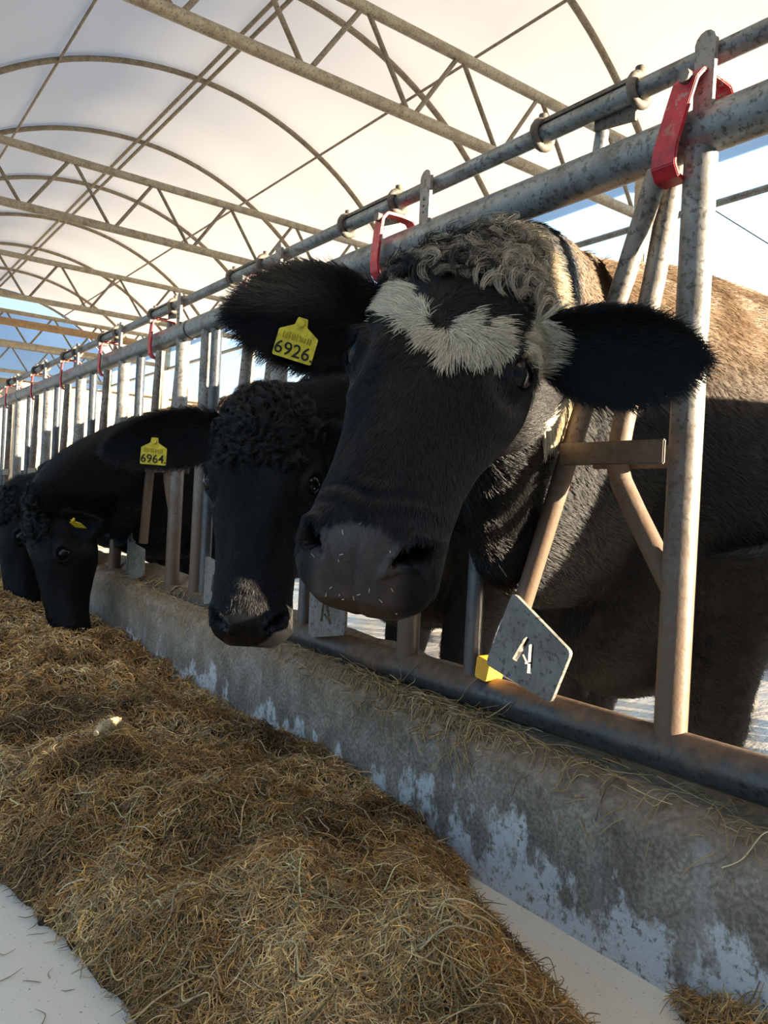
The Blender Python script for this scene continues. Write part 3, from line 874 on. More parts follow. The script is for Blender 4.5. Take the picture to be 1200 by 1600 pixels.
def sculpt_head(V, Nn, M, t):
    """orbits, lids, nostrils, mouth: moves the vertices of the fused body near the head; returns V and the eye centres"""
    L = (V - t) @ M
    near = (L[:, 0] > -.12) & (L[:, 0] < .60) & (np.abs(L[:, 1]) < .22) & (L[:, 2] > -.32) & (L[:, 2] < .15)
    idx = np.where(near)[0]
    l = L[idx].copy(); nl = Nn[idx] @ M
    eyes = []
    s, w = l[:, 0], l[:, 2]; u = l[:, 1]
    for sg in (-1, 1):
        a = eye_axis(sg); e1 = nrm(np.array([.80, -.12 * sg, -.45 + .55])); e1 = nrm(e1 - a * (e1 @ a)); e2 = np.cross(a, e1)
        c0 = EYE * np.array([1, sg, 1])
        d = l - c0
        pr = d - np.outer(d @ a, a)
        rr = np.linalg.norm(pr, axis=1); ok = (d @ a > -.06) & (u * sg > 0)
        l = l + np.outer(np.where(ok, .013 * np.exp(-(rr / .034) ** 2) + .006 * np.exp(-(np.sqrt((d[:, 0] + .035) ** 2 + (d[:, 2] - .012) ** 2) / .035) ** 2), 0), a)
        d = l - c0
        cand = ok & (rr < .012)
        top = np.median((d @ a)[cand]) if cand.any() else .03
        x1, x2 = d @ e1, d @ e2
        rho = np.sqrt((x1 / .0255) ** 2 + (x2 / .0205) ** 2)
        disp = np.where(rho < 1, -.024 * (1 - rho ** 2) ** .7, 0) + .0045 * np.exp(-((rho - 1.25) / .22) ** 2) - .004 * np.exp(-((rho - 1.95) / .28) ** 2)
        l = l + np.outer(np.where(ok, disp, 0), a)
        eyes.append((c0 + a * (top - .0225), a, e1, e2))
        # nostril: a comma hollow on the corner of the muzzle
        nc = np.array([.484, .057 * sg, -.048]); na = nrm(np.array([.62, .52 * sg, .55]))
        d1 = nrm(np.array([-.42, .80 * sg, .10])); d1 = nrm(d1 - na * (d1 @ na)); d2 = np.cross(na, d1)
        d = l - nc; ok = (d @ na > -.05) & (u * sg > .0)
        x1, x2 = d @ d1, (d @ d2) * sg
        x2 = x2 + 6.0 * x1 * x1 - .004
        wid = np.interp(x1, [-.030, -.01, .012, .03], [.006, .0095, .0135, .009])
        rho = np.sqrt((x1 / .029) ** 2 + (x2 / wid) ** 2)
        disp = np.where(rho < 1, -.040 * (1 - rho ** 2) ** .7, 0) + .0070 * np.exp(-((rho - 1.35) / .30) ** 2)
        l = l + np.outer(np.where(ok, disp, 0), na)
    # mouth line and chin
    s, u, w = l[:, 0], l[:, 1], l[:, 2]
    mw = -.124 - .03 * np.clip((.50 - s) / .12, 0, 1.5)
    g = np.exp(-((w - mw) / .0045) ** 2) * np.clip((s - .36) / .05, 0, 1)
    l = l - nl * (.0075 * g)[:, None]
    # groove between the nose pad and the lip, furrow down the middle of the pad
    g = np.exp(-(u / .004) ** 2) * np.clip((s - .49) / .02, 0, 1)
    l = l - nl * (.0025 * g)[:, None]
    # nasal bone edge, tear trough and cheek
    g = np.exp(-((np.abs(u) - .060) / .015) ** 2) * np.exp(-((s - .31) / .07) ** 2) * np.exp(-((w + .035) / .03) ** 2)
    l = l - nl * (.006 * g)[:, None]
    g = np.exp(-((s - .20) / .06) ** 2) * np.exp(-((w + .15) / .05) ** 2)
    l = l + nl * (.010 * g)[:, None]
    # skin folds over the nose
    fold = np.sin((s * 210 + 8 * np.abs(u) * 10)) * np.exp(-((s - .43) / .018) ** 2) * np.clip((w + .06) / .04, 0, 1)
    l = l + nl * (.0012 * fold)[:, None]
    V = V.copy(); V[idx] = l @ M.T + t
    return V, eyes, L

def paint(me, colr, wet):
    a = me.color_attributes.new('coat', 'FLOAT_COLOR', 'POINT')
    a.data.foreach_set('color', np.c_[colr, np.ones(len(colr))].astype(np.float32).ravel())
    w = me.attributes.new('wet', 'FLOAT', 'POINT'); w.data.foreach_set('value', wet.astype(np.float32))

def nostril_mask(l):
    m_ = np.zeros(len(l))
    for sg in (-1, 1):
        nc = np.array([.484, .057 * sg, -.048]); na = nrm(np.array([.62, .52 * sg, .55]))
        d1 = nrm(np.array([-.42, .80 * sg, .10])); d1 = nrm(d1 - na * (d1 @ na)); d2 = np.cross(na, d1)
        d = l - nc; x1, x2 = d @ d1, (d @ d2) * sg; x2 = x2 + 6.0 * x1 * x1 - .004
        wid = np.interp(x1, [-.030, -.01, .012, .03], [.006, .0095, .0135, .009])
        rho = np.sqrt((x1 / .029) ** 2 + (x2 / wid) ** 2)
        m_ = np.maximum(m_, np.clip((1.12 - rho) / .2, 0, 1) * (np.abs(d @ na) < .06))
    return m_

def nose_pad(l):
    """1 on the bare wet nose pad (head coordinates)"""
    s, u, w = l[:, 0], np.abs(l[:, 1]), l[:, 2]
    return np.clip((s - .456 - .35 * np.clip(u - .02, 0, 1)) / .026, 0, 1) * np.clip((.066 - u) / .018, 0, 1) * np.clip((w + .118) / .008, 0, 1)

BLACK = np.array([.0052, .0051, .0058])
def in_poly(px, py, poly):
    c = np.zeros(px.shape, bool); P = np.array(poly); j = len(P) - 1
    for i in range(len(P)):
        cond = ((P[i, 1] > py) != (P[j, 1] > py)) & (px < (P[j, 0] - P[i, 0]) * (py - P[i, 1]) / (P[j, 1] - P[i, 1] + 1e-12) + P[i, 0])
        c ^= cond; j = i
    return c

class Cow:
    def __init__(self, label, loc, M, t, voxel, smooth_it=4, white=None, group=None):
        self.root = empty('cow', loc); tag(self.root, label, 'cow', group)
        self.M, self.t, self.voxel, self.sm = np.array(M, float), np.array(t, float), voxel, smooth_it
        self.mb = MB(); self.ears = []; self.white = white
        head_loft(self.mb, self.M, self.t)
    def W(self, s, u, w): return np.array([s, u, w]) @ self.M.T + self.t
    def torso(self, sections, n=32):
        """sections: x, yc, ztop, zbot, halfwidth along the body"""
        S = catmull(sections, 6); R_ = []
        for x, yc, zt, zb, hw in S:
            a = np.linspace(0, 2 * np.pi, n, endpoint=False); c, d = np.cos(a), np.sin(a)
            yy = np.sign(c) * np.abs(c) ** .88 * hw; f = np.interp(d, [-1, -.1, 1], [.82, 1, .74])
            R_.append(np.stack([np.full(n, x), yc + yy * f, (zt + zb) / 2 + d * (zt - zb) / 2], -1))
        k = len(R_)
        self.mb.add(np.concatenate(R_), [(i * n + j, i * n + (j + 1) % n, (i + 1) * n + (j + 1) % n, (i + 1) * n + j) for i in range(k - 1) for j in range(n)]
                    + [tuple(range(n - 1, -1, -1)), tuple((k - 1) * n + j for j in range(n))])
    def ear(self, *a, **k): self.ears.append(ear_mesh(self.mb, *a, **k))
    def finish(self, fur):
        me = fuse(self.mb, self.voxel, self.sm); me.name = 'body'
        V, Nn = get_arrays(me)
        V, eyes, _ = sculpt_head(V, Nn, self.M, self.t)
        me.vertices.foreach_set('co', V.astype(np.float32).ravel()); me.update()
        V, Nn = get_arrays(me)
        L = (V - self.t) @ self.M
        colr = np.tile(BLACK, (len(V), 1)) * (.8 + .5 * fbm(V * 9, 4)[:, None])
        pad = nose_pad(L)
        colr = colr * (1 - pad[:, None]) + pad[:, None] * (np.array([.045, .027, .021]) if self.white is not None else np.array([.009, .009, .010])) * (.5 + 1.0 * fbm(V * 55, 3)[:, None])
        nm = nostril_mask(L)[:, None]; colr = colr * (1 - .85 * nm)
        for sg in (-1, 1):      # thin grey-brown hair round the eyes
            d = np.linalg.norm(L - EYE * np.array([1, sg, 1]), axis=1)
            f = (np.clip(1 - d / .07, 0, 1) * np.clip((d - .026) / .01, 0, 1))[:, None] * (.22 if self.white is not None else .05)
            colr = colr * (1 - f) + f * np.array([.045, .036, .030])
        f = (np.clip((V[:, 2] - 1.06) / .20, 0, 1) * (V[:, 0] > .03) * .6)[:, None]  # sunlit tan painted into the skin colour, growing with height
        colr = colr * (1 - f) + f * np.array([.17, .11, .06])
        if self.white is not None:
            f = self.white(L)[:, None]; colr = colr * (1 - f) + f * np.array([.42, .34, .23])
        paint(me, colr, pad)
        me.materials.clear(); me.materials.append(M_SKIN)
        me.polygons.foreach_set('use_smooth', [True] * len(me.polygons))
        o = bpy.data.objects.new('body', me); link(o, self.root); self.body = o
        for (c, a, e1, e2) in eyes:
            bm = bmesh.new(); bmesh.ops.create_uvsphere(bm, u_segments=24, v_segments=16, radius=.0262)
            em = bpy.data.meshes.new('eye'); bm.to_mesh(em); bm.free()
            em.transform(Matrix.Translation(tuple(c @ self.M.T + self.t)))
            em.polygons.foreach_set('use_smooth', [True] * len(em.polygons)); em.materials.append(M_EYE)
            eo = bpy.data.objects.new('eye', em); link(eo, self.root)
        self.V, self.Nn, self.L, self.me = V, Nn, L, me
        if fur: self.fur(**fur)
        return self
    def fur(self, n_head, n_body, seed, head_len=(.006, .013), body_len=(.014, .026), far=.2):
        r = np.random.default_rng(seed)
        me = self.me; me.calc_loop_triangles()
        T = np.empty(len(me.loop_triangles) * 3, np.int32); me.loop_triangles.foreach_get('vertices', T); T = T.reshape(-1, 3)
        V, Nn = self.V, self.Nn
        A = V[T]; area = .5 * np.linalg.norm(np.cross(A[:, 1] - A[:, 0], A[:, 2] - A[:, 0]), axis=1)
        C_ = A.mean(1); nt_ = nrm(Nn[T].mean(1)); lc = (C_ - self.t) @ self.M
        face = ((CAM - C_) * nt_).sum(1) / np.linalg.norm(CAM - C_, axis=1)
        vis = np.where(face > -.15, 1.0, far)
        eard = np.zeros(len(C_), bool); ear_id = np.full(len(C_), -1)
        for q, (ax, fc, sd, Ln, base) in enumerate(self.earinfo):
            d = C_ - base; tt = d @ ax
            m_ = (tt > .040) & (tt < Ln + .03) & (np.linalg.norm(d - np.outer(tt, ax), axis=1) < .09) & (np.abs((C_ - self.t) @ self.M[:, 1]) > .10)
            eard |= m_; ear_id[m_] = q
        headm = ((lc[:, 0] > -.10) & (lc[:, 0] < .6) & (np.abs(lc[:, 1]) < .16) & (lc[:, 2] > -.30) & (lc[:, 2] < .12)) | eard
        bare = nose_pad(lc) > .55
        for sg in (-1, 1):
            bare |= np.linalg.norm(lc - (EYE * np.array([1, sg, 1]) + eye_axis(sg) * .02), axis=1) < .025
        bare |= (lc[:, 0] > .50) & headm & ~eard
        floorm = C_[:, 2] < YARD_Z + .16
        P0, DD, LL, CC, RR_, LIFT, CURL = [], [], [], [], [], [], []
        for which, n in (('h', n_head), ('b', n_body)):
            msk = (headm if which == 'h' else ~headm) & ~bare & ~floorm
            wgt = area * vis * msk
            if which == 'b': wgt = wgt * np.clip(1.6 / np.linalg.norm(C_ - CAM, axis=1) ** 2, .06, 1.2)
            if wgt.sum() <= 0 or n == 0: continue
            pick = r.choice(len(T), n, p=wgt / wgt.sum())
            b1, b2 = r.uniform(size=n), r.uniform(size=n); f_ = b1 + b2 > 1; b1[f_], b2[f_] = 1 - b1[f_], 1 - b2[f_]
            tri = T[pick]
            p = V[tri[:, 0]] * (1 - b1 - b2)[:, None] + V[tri[:, 1]] * b1[:, None] + V[tri[:, 2]] * b2[:, None]
            nn = nrm(Nn[tri[:, 0]] * (1 - b1 - b2)[:, None] + Nn[tri[:, 1]] * b1[:, None] + Nn[tri[:, 2]] * b2[:, None])
            l = (p - self.t) @ self.M
            if which == 'h':
                # hair runs down the face from a whorl on the forehead, and up over the poll above it
                up_ = np.clip((.17 - l[:, 0]) / .05, -1, 1)
                fl = np.stack([np.clip(.3 - 1.1 * up_, -.45, 1.0), np.tanh(l[:, 1] / .03) * (.35 + .9 * np.clip(up_, 0, 1)), -.25 - .0 * up_], -1)
                wv = fbm(l * 30, 12) - .5
                fl = fl + np.stack([wv * 0, 1.6 * wv, .4 * wv], -1)
                d = fl @ self.M.T
                ln = r.uniform(*head_len, n) * (1 + 1.5 * np.clip((.14 - l[:, 0]) / .12, 0, 1)); lift = np.full(n, .30) + .35 * np.clip((.14 - l[:, 0]) / .12, 0, 1)
                rad = np.full(n, .00030)
                q = ear_id[pick]; tone = np.zeros(n)
                for k_, (ax, fc, sd, Ln, base) in enumerate(self.earinfo):
                    m_ = q == k_
                    along = ((p - base) @ ax) / Ln; side = (p - base) @ sd
                    dv = ax + sd * (np.sign(side) * np.clip(np.abs(side) / .05, 0, 1) * .9)[:, None] + np.array([0, 0, -.25])
                    d = np.where(m_[:, None], dv, d)
                    inner = ((nn @ fc) > .2); tone = np.where(m_ & inner, (k_ == 0) * (self.white is not None) * np.clip(side / .035, 0, 1) * np.clip((along - .25) / .35, 0, 1), tone)
                    ln = np.where(m_, np.where(inner, r.uniform(.012, .030, n), r.uniform(.012, .024, n)), ln); lift = np.where(m_, .42, lift)
            else:
                d = np.stack([np.full(n, .9), 0 * l[:, 0], np.full(n, -.55)], -1)
                wv = fbm(p * 14, 17) - .5; wv2 = fbm(p * 14 + 9, 18) - .5
                d = d + np.stack([wv2 * 1.2, wv2, wv * 2.2], -1)
                ln = r.uniform(*body_len, n); lift = np.full(n, .34); rad = np.full(n, .00055)
            d = d + r.normal(0, .16, (n, 3))
            d = nrm(d - nn * (d * nn).sum(1)[:, None])
            cl = np.tile(BLACK, (n, 1)) * r.uniform(.6, 1.6, (n, 1))
            if which == 'h': cl = cl * (.35 + 2.6 * fbm(l * np.array([9, 55, 55]), 51, 3)[:, None] ** 2) * np.array([1.04, 1.0, 1.02])
            if which == 'h':      # grey-brown hair along the upper inside of the ear
                tf = (tone * r.uniform(.0, .8, n))[:, None]; cl = cl * (1 - tf) + tf * np.array([.34, .28, .22])
            if which == 'b':      # sunlit tan painted into the hair colour of back and upper flank
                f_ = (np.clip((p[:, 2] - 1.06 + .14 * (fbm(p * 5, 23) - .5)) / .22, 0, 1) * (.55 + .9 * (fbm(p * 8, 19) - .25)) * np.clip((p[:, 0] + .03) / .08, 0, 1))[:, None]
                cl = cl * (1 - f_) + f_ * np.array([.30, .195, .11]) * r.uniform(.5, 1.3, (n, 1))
            if self.white is not None:
                wm = self.white(l + (r.normal(0, .0022, (n, 3)))) > .5
                wm &= ear_id[pick] < 0
                wc = np.array([.74, .66, .50]) * r.uniform(.6, 1.15, (n, 1)) * np.where((l[:, 0] < .035)[:, None], np.array([[.62, .56, .48]]), 1.0)
                cl = np.where(wm[:, None], wc, cl); ln = np.where(wm, ln * 1.9, ln); rad = np.where(wm, rad * 1.2, rad); lift = np.where(wm, .45, lift)
            for sg in (-1, 1):
                de = np.linalg.norm(l - EYE * np.array([1, sg, 1]), axis=1)
                f_ = (np.clip(1 - de / .075, 0, 1) * np.clip(.5 + (l[:, 0] - EYE[0]) / .03 + (l[:, 2] - EYE[2]) / .06, 0, 1) * (.95 if self.white is not None else .12))[:, None] * (which == 'h') * np.clip((de - .037) / .010, 0, 1)[:, None]
                cl = cl * (1 - f_) + f_ * np.array([.17, .135, .11]); ln = np.where(de < .04, ln * .6, ln)
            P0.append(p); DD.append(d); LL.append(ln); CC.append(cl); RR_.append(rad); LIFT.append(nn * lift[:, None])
        p, d, ln, cl, rad, lf = map(np.concatenate, (P0, DD, LL, CC, RR_, LIFT))
        k = 4; t_ = np.linspace(0, 1, k)
        P = p[:, None] + (d[:, None] * t_[None, :, None] + lf[:, None] * (t_ - .45 * t_ ** 2)[None, :, None]) * ln[:, None, None]
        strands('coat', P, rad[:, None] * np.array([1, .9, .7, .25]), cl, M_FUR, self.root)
    @property
    def earinfo(self):
        return [(ax, fc, sd, L, b) for (ax, fc, sd, L), b in zip(self.ears, self.earbase)]
    earbase = ()
    def curls(self, n, seed, s_rng, u_rng, len_rng, colfn, w0=.0, m_=26):
        """curly hair over the poll: every lock is a clump of wavy strands"""
        r = np.random.default_rng(seed); V, Nn, L = self.V, self.Nn, self.L
        ok = np.where((L[:, 0] > s_rng[0]) & (L[:, 0] < s_rng[1]) & (np.abs(L[:, 1]) < u_rng) & (L[:, 2] > w0) & (L[:, 2] < .16))[0]
        i = r.choice(ok, n); k = 9
        n_ = Nn[i]; l = L[i]
        dl = np.stack([r.normal(.25, .5, n) + .5 * np.clip(l[:, 0] / .08, -1, 1), np.sign(l[:, 1]) * .25 + r.normal(0, .6, n), r.normal(.35, .3, n)], -1)
        d = nrm(nrm(dl @ self.M.T) + n_ * .55)
        ln = r.uniform(*len_rng, n); ph = r.uniform(0, 6.3, n); fr = r.uniform(4.5, 8.5, n); am = r.uniform(.007, .015, n)
        sd = nrm(np.cross(d, n_ + r.normal(0, .3, (n, 3)))); up_ = np.cross(sd, d)
        t_ = np.linspace(0, 1, k)
        ctr = V[i][:, None] + d[:, None] * (t_[None, :, None] * ln[:, None, None]) - n_[:, None] * ((t_ ** 2)[None, :, None] * (ln * .55)[:, None, None])
        ctr = ctr + sd[:, None] * (am[:, None] * np.sin(ph[:, None] + fr[:, None] * t_) * np.minimum(1, 2 * t_))[..., None] + up_[:, None] * (am[:, None] * np.cos(ph[:, None] + fr[:, None] * t_) * np.minimum(1, 2 * t_))[..., None]
        off = r.normal(0, .0042, (n, m_, 3)); conv = (1 - .55 * t_)
        P = ctr[:, None] + off[:, :, None] * conv[None, None, :, None]
        P = P + r.normal(0, .0009, P.shape) * t_[None, None, :, None]
        base = colfn(l, r)
        cl = np.repeat(base, m_, 0) * r.uniform(.6, 1.35, (n * m_, 1))
        strands('forelock', P.reshape(n * m_, k, 3), np.array([1, 1, 1, 1, .95, .9, .8, .6, .3]) * .00038, cl, M_FUR, self.root)
    def ear_tag(self, c, right, up_, digits, size=.052, nrm_sign=1):
        c = np.array(c, float); x = nrm(right); y = nrm(np.array(up_) - x * (np.array(up_) @ x)); z = np.cross(x, y)
        h = size / 2
        out = [(-h, -h * .95), (h, -h * .95), (h, h * .35), (h * .32, h * .75), (h * .25, h * 1.15), (-h * .25, h * 1.15), (-h * .32, h * .75), (-h, h * .35)]
        pts = [c + x * a + y * b for a, b in rrect(out, h * .09, 3)]
        tg = MB().prism(pts, -z * .002).build('ear_tag', M_TAG, self.root); tg['label'] = 'yellow ear tag numbered ' + digits.replace('.', '') if digits else 'yellow ear tag seen edge on'
        mb = MB(); mb.tube([c + y * h * .86 + z * .004, c + y * h * .86 - z * .012], .005, 12); mb.build('stud', M_TAG, tg, True)
        if digits:
            fc = bpy.data.curves.new('digits', 'FONT'); fc.body = digits; fc.size = size * .46; fc.align_x = 'CENTER'; fc.extrude = .0004; fc.offset = .0001; fc.resolution_u = 3
            tmp = bpy.data.objects.new('t', fc); COL.objects.link(tmp)
            dg = bpy.context.evaluated_depsgraph_get(); dg.update()
            dm = bpy.data.meshes.new_from_object(tmp.evaluated_get(dg)); bpy.data.objects.remove(tmp)
            Mx = Matrix(((x[0], y[0], z[0], 0), (x[1], y[1], z[1], 0), (x[2], y[2], z[2], 0), (0, 0, 0, 1)))
            org = c + x * h * .02 - y * h * .80 + z * .0008
            dm.transform(Matrix.Translation(tuple(org)) @ Mx); dm.materials.clear(); dm.materials.append(M_INK)
            link(bpy.data.objects.new('digits', dm), tg)
            mb = MB(); r = np.random.default_rng(len(digits))
            xx = -h * .74
            while xx < h * .74:
                w_ = r.uniform(.03, .07) * h
                q = [(xx, -.02 * h), (xx + w_, -.02 * h), (xx + w_, h * r.uniform(.2, .34)), (xx, h * r.uniform(.2, .34))]
                mb.prism([c + x * a + y * b + z * .0002 for a, b in q], z * .0006); xx += w_ + r.uniform(.05, .12) * h
            mb.build('faded_print', M_INKF, tg)
        return tg
    def legs(self, feet):
        for pts in feet:
            limb(self.mb, pts)
            x, y, z = pts[-1][:3]
            hb = MB()
            for s_ in (-1, 1):
                pr = [(x - .075, y + s_ * .027, YARD_Z), (x + .045, y + s_ * .027, YARD_Z), (x + .03, y + s_ * .025, YARD_Z + .085), (x - .035, y + s_ * .025, YARD_Z + .085)]
                hb.prism([(a, b - .024, c) for a, b, c in pr], (0, .048, 0))
            hb.build('hoof', M_HOOF, self.root, bevel=.008)

def fore(x, y, top=.80, kx=None):
    kx = x - .02 if kx is None else kx
    return [(x + .02, y, top, .15, .11), (x + .04, y, .66, .125, .095), (x, y, .50, .095, .075), (kx, y, .385, .080, .066), (kx, y, .28, .052, .046), (kx, y, .17, .056, .05), (kx - .02, y, YARD_Z + .07, .06, .052)]
def hind(x, y):
    return [(x, y, .95, .24, .14), (x - .05, y, .76, .19, .115), (x + .04, y, .60, .11, .085), (x + .12, y, .48, .07, .055), (x + .10, y, .36, .05, .044), (x + .08, y, .17, .054, .05), (x + .06, y, YARD_Z + .07, .06, .052)]

def whites(l):
    """the white-patched cow: blaze band on the forehead, strip to the left eye, patch behind it"""
    s, u, w = l[:, 0], l[:, 1], l[:, 2]
    P3 = l * 42
    ns = s + .042 * (fbm(l * np.array([22, 90, 60]), 41, 2) - .5); nu = u + .026 * (fbm(P3 + 7, 42, 2) - .5)
    m_ = np.zeros(len(l), bool); face = w > -.13
    for poly in WHITE_FACE: m_ |= in_poly(nu, ns, poly) & face
    for poly in WHITE_SIDE: m_ |= in_poly(w, ns, poly) & (u > .06)
    return m_.astype(float)
WHITE_FACE, WHITE_SIDE = [], []
# ---- the white-patched cow
M1 = np.array([[-0.5101, 0.5919, -0.6241], [-0.2359, -0.794, -0.5603], [-0.8272, -0.1386, 0.5446]])
T1 = np.array([-0.3853, 0.8442, 1.2317])
WHITE_FACE += [[(-.112, .045), (-.085, .055), (-.062, .09), (-.022, .140), (.008, .178), (.028, .146), (.049, .134), (.066, .158), (.085, .122), (.108, .160), (.086, .198), (.061, .203), (.032, .222), (-.01, .198), (-.058, .162), (-.104, .125)],
               [(-.02, -.03), (.02, .010), (.073, .034), (.10, .055), (.108, .085), (.114, .115), (.118, .150), (.122, .162), (.136, .16), (.138, .02), (.12, -.06), (.05, -.12), (-.03, -.10)]]
WHITE_SIDE += [[(-.28, .07), (-.29, .035), (-.36, -.055), (-.41, -.085), (-.42, -.02), (-.38, .03), (-.31, .075)]]
c1 = Cow('big black cow with white patches on its forehead and tag 6926 in its ear', (.5, 1.12, YARD_Z), M1, T1, .0048, 4, whites)
occ = c1.W(.07, 0, -.14)
limb(c1.mb, [(*c1.W(.10, 0, -.12), .10, .085), (*occ, .135, .095), (-.19, .955, 1.12, .225, .102), (0, 1.078, 1.085, .335, .100), (.16, 1.12, 1.035, .385, .150), (.36, 1.13, 1.06, .36, .20), (.6, 1.13, 1.02, .40, .25)], 8, 28)
c1.torso([(.24, 1.13, 1.05, .58, .09), (.30, 1.13, 1.38, .47, .17), (.45, 1.13, 1.455, .43, .235), (.70, 1.13, 1.47, .46, .28), (1.05, 1.13, 1.465, .47, .325), (1.5, 1.13, 1.46, .47, .36), (1.95, 1.13, 1.46, .56, .33), (2.25, 1.13, 1.42, .68, .26), (2.42, 1.13, 1.25, .85, .14)])
limb(c1.mb, [(.34, 1.22, .85, .16, .11), (.33, 1.23, .66, .14, .10), (.34, 1.23, .50, .095, .075), (.36, 1.23, .42, .04, .04)], 6, 16)   # brisket
c1.legs([fore(.52, .945), fore(.56, 1.315), hind(2.15, .95), hind(2.10, 1.31)])
E1R, E1L = c1.W(.08, -.105, -.085), c1.W(.085, .105, -.09)
E1Rt, E1Lt = np.array([-0.647, 1.082, 1.128]), np.array([-.195, .575, 1.062])
EARS1 = [(E1R, E1Rt), (E1L, E1Lt)]
c1.ear(E1R, E1Rt, (-.60, -.75, -.25), .152, .30, peak=1.1)
c1.ear(E1L, E1Lt, (-.72, -.42, -.50), .140, .34, peak=1.35)
c1.earbase = [E1R, E1L]
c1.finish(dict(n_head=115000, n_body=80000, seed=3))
LOCK = lambda l, r: np.where((r.uniform(size=len(l)) < np.clip(.52 + 4.5 * l[:, 1], .08, .94))[:, None], np.array([[.40, .335, .245]]) * r.uniform(.5, 1.25, (len(l), 1)), np.array([[.009, .0085, .0095]]))
c1.curls(520, 5, (-.075, .04), .118, (.035, .070), LOCK, -.08)
c1.curls(150, 25, (-.085, .01), .11, (.06, .105), LOCK, -.08, m_=7)
r_ = np.random.default_rng(77)      # chaff stuck to the wet nose
pk = np.where((nose_pad(c1.L) > .5) & (nostril_mask(c1.L) < .1))[0]; pk = r_.choice(pk, 16)
pd = nrm(r_.normal(size=(16, 3))); pd = nrm(pd - c1.Nn[pk] * (pd * c1.Nn[pk]).sum(1)[:, None])
strands('chaff', c1.V[pk][:, None] + c1.Nn[pk][:, None] * .0012 + pd[:, None] * (np.linspace(-.5, .5, 3)[None, :, None] * r_.uniform(.002, .007, 16)[:, None, None]), .0006, np.tile([[.5, .42, .28]], (16, 1)), M_STRAW, c1.root)
c1.ear_tag(np.array([-.567, 1.006, 1.088]), rgt * .95 - upv * .30, upv * .95 + rgt * .30 - fwd * .1, '6926.', .060)

# ---- generic body behind the barrier
def generic_body(c, yc, x0=.24, dirx=1, ztop=1.40, neck=None, spread=.17, front=True):
    X = lambda d: x0 + dirx * d
    c.torso([(X(0), yc, ztop - .38, .62, .09), (X(.08), yc, ztop - .10, .50, .17), (X(.25), yc, ztop - .02, .46, .23), (X(.5), yc, ztop, .48, .27), (X(.9), yc, ztop - .01, .48, .32), (X(1.35), yc, ztop - .01, .47, .35), (X(1.75), yc, ztop, .56, .32), (X(2.02), yc, ztop - .05, .68, .25), (X(2.18), yc, ztop - .22, .86, .13)])
    if dirx > 0: c.legs([fore(X(.30), yc - spread), fore(X(.34), yc + spread), hind(X(1.9), yc - spread), hind(X(1.86), yc + spread)])
    else: c.legs([fore(X(.30), yc - spread), fore(X(.34), yc + spread), hind(X(1.98), yc - spread), hind(X(1.94), yc + spread)])
BLK = lambda l, r: np.array([[.011, .0105, .0115]]) * r.uniform(.7, 1.5, (len(l), 1))

# ---- second cow, looking out beside the first
M2 = np.array([[-0.1279, 0.7656, -0.6304], [-0.1561, -0.6433, -0.7496], [-0.9794, 0.0025, 0.2018]])
T2 = np.array([-0.3245, 1.5686, 1.0789])
c2 = Cow('black cow with tag 6964, plain black face, just beside the patched cow', (.5, 1.95, YARD_Z), M2, T2, .0062, 4)
limb(c2.mb, [(*c2.W(.11, 0, -.12), .10, .085), (*c2.W(.06, 0, -.15), .135, .10), (-.17, 1.68, .985, .185, .105), (0, 1.775, 1.02, .235, .088), (.16, 1.86, 1.03, .28, .15), (.36, 1.93, 1.02, .34, .20), (.6, 1.95, 1.0, .38, .25)], 8, 28)
generic_body(c2, 1.95)
e2R, e2L = c2.W(.055, -.10, -.085), c2.W(.06, .10, -.09)
c2.ear(e2R, np.array([-0.594, 1.839, 0.951]), (-.62, -.78, -.12), .135, .34)
c2.ear(e2L, c2.W(.10, .26, -.17), tuple(c2.M @ np.array([.3, .2, .9])), .115, .34)
c2.earbase = [e2R, e2L]
c2.finish(dict(n_head=60000, n_body=26000, seed=4))
c2.curls(200, 6, (-.06, .07), .11, (.03, .06), BLK, -.06)
c2.curls(150, 16, (.03, .15), .10, (.015, .032), BLK, -.06)
c2.ear_tag(np.array([-0.536, 1.658, 0.944]), rgt * .99 - upv * .08 - fwd * .0, upv + rgt * .08, '6964.', .056)

# ---- two cows eating with their heads down
def eater(lab, t, M, yc, yn, zn, voxel, seed, nh, nb, tagged):
    c = Cow(lab, (.5, yc, YARD_Z), M, t, voxel, 4)
    limb(c.mb, [(*c.W(.12, 0, -.12), .10, .085), (*c.W(.06, 0, -.16), .175, .10), (t[0] + .22, (t[1] + yn) / 2 + .0, zn - .185, .26, .100), (0, yn, zn - .10, .325, .090), (.16, (yn + yc) / 2, .90, .40, .15), (.36, yc, .93, .43, .20), (.6, yc, 1.0, .38, .25)], 8, 24)
    generic_body(c, yc, ztop=1.37)
    bl, br = c.W(.06, .10, -.09), c.W(.06, -.10, -.09)
    c.ear(bl, c.W(.075, .27, -.15), tuple(c.M @ np.array([.45, .15, .9])), .115, .34)
    c.ear(br, c.W(.075, -.27, -.15), tuple(c.M @ np.array([.45, -.15, .9])), .115, .34)
    c.earbase = [bl, br]
    c.finish(dict(n_head=nh, n_body=nb, seed=seed))
    c.curls(120, seed, (-.06, .10), .11, (.03, .06), BLK, -.06)
    if tagged: c.ear_tag(c.W(.075, .20, -.085), c.M @ np.array([.15, .75, -.25]), c.M @ np.array([-.6, -.3, .75]), '', .056)
    return c
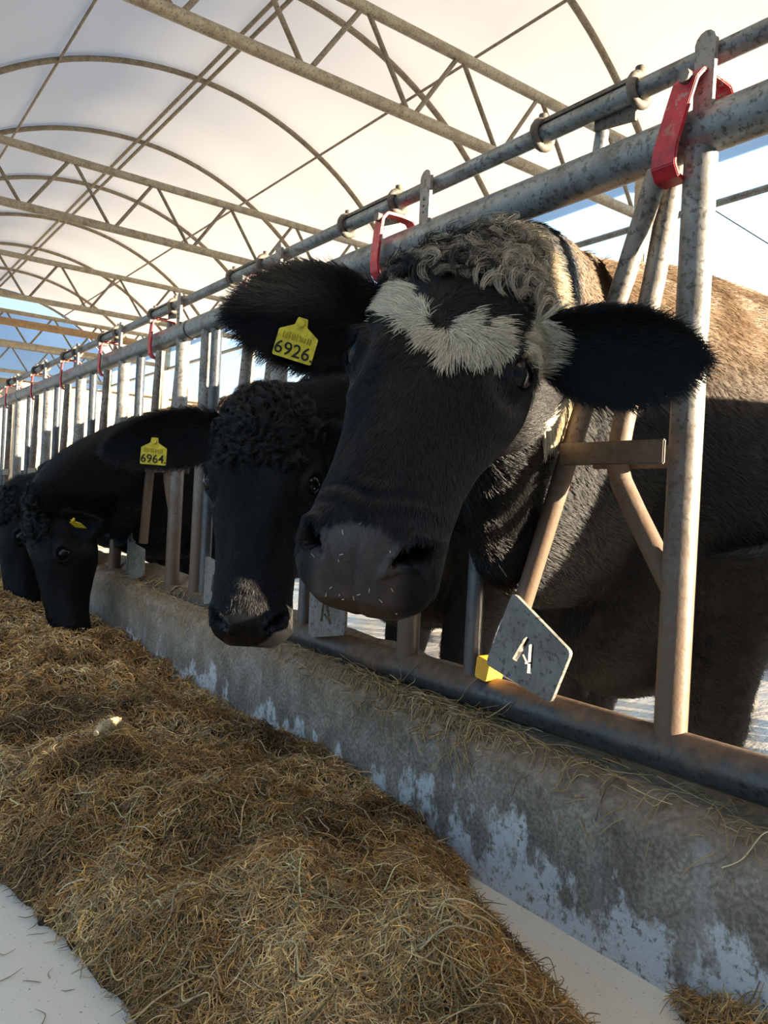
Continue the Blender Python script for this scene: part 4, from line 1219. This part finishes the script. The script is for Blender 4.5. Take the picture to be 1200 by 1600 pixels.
s3 = nrm(np.array([.20, -.06, -.97])); w3 = np.array([-1.0, -.22, -.1]); w3 = nrm(w3 - s3 * (w3 @ s3)); M3 = np.stack([s3, np.cross(w3, s3), w3], 1)
eater('black cow eating head down in the hay, with a yellow tag seen edge on', np.array([-.45, 3.23, .765]), M3, 3.32, 3.235, 1.02, .0085, 8, 22000, 16000, True)
s4 = nrm(np.array([.12, -.04, -1.0])); w4 = np.array([-1.0, -.15, -.1]); w4 = nrm(w4 - s4 * (w4 @ s4)); M4 = np.stack([s4, np.cross(w4, s4), w4], 1)
eater('farthest black cow at the left edge, eating half hidden behind the other', np.array([-.44, 3.93, .80]), M4, 4.04, 3.925, .945, .0095, 9, 14000, 10000, True)

# ---- an unseen cow added in the yard right of the view: her back throws the shadow line on the patched cow's flank
s5 = nrm(np.array([.55, 0, -.84])); w5 = nrm(np.array([.84, 0, .55])); M5 = np.stack([s5, np.cross(w5, s5), w5], 1)
c5 = Cow('black cow added in the yard outside the view to cast a shadow, turned away from the fence', (2.2, .12, YARD_Z), M5, np.array([3.48, .12, 1.14]), .014, 4)
limb(c5.mb, [(*c5.W(.10, 0, -.12), .10, .085), (*c5.W(.05, 0, -.14), .15, .10), (3.21, .12, 1.0, .21, .11), (2.96, .12, .96, .25, .16), (2.66, .12, .90, .34, .22)], 8, 24)
c5.torso([(.77, .12, 1.15, .70, .19), (.80, .12, 1.245, .62, .25), (.92, .12, 1.262, .55, .27), (1.3, .12, 1.265, .47, .33), (1.7, .12, 1.265, .44, .35), (2.2, .12, 1.265, .44, .31), (2.55, .12, 1.26, .44, .26), (2.72, .12, 1.22, .46, .18), (2.80, .12, 1.0, .6, .1)])
c5.legs([fore(2.50, -.04), fore(2.54, .28), hind(1.02, -.04), hind(1.0, .28)])
b5 = [c5.W(.06, .10, -.09), c5.W(.06, -.10, -.09)]
c5.ear(b5[0], c5.W(.075, .27, -.15), tuple(c5.M @ np.array([.45, .15, .9])), .115); c5.ear(b5[1], c5.W(.075, -.27, -.15), tuple(c5.M @ np.array([.45, -.15, .9])), .115)
c5.earbase = b5
c5.finish(None)
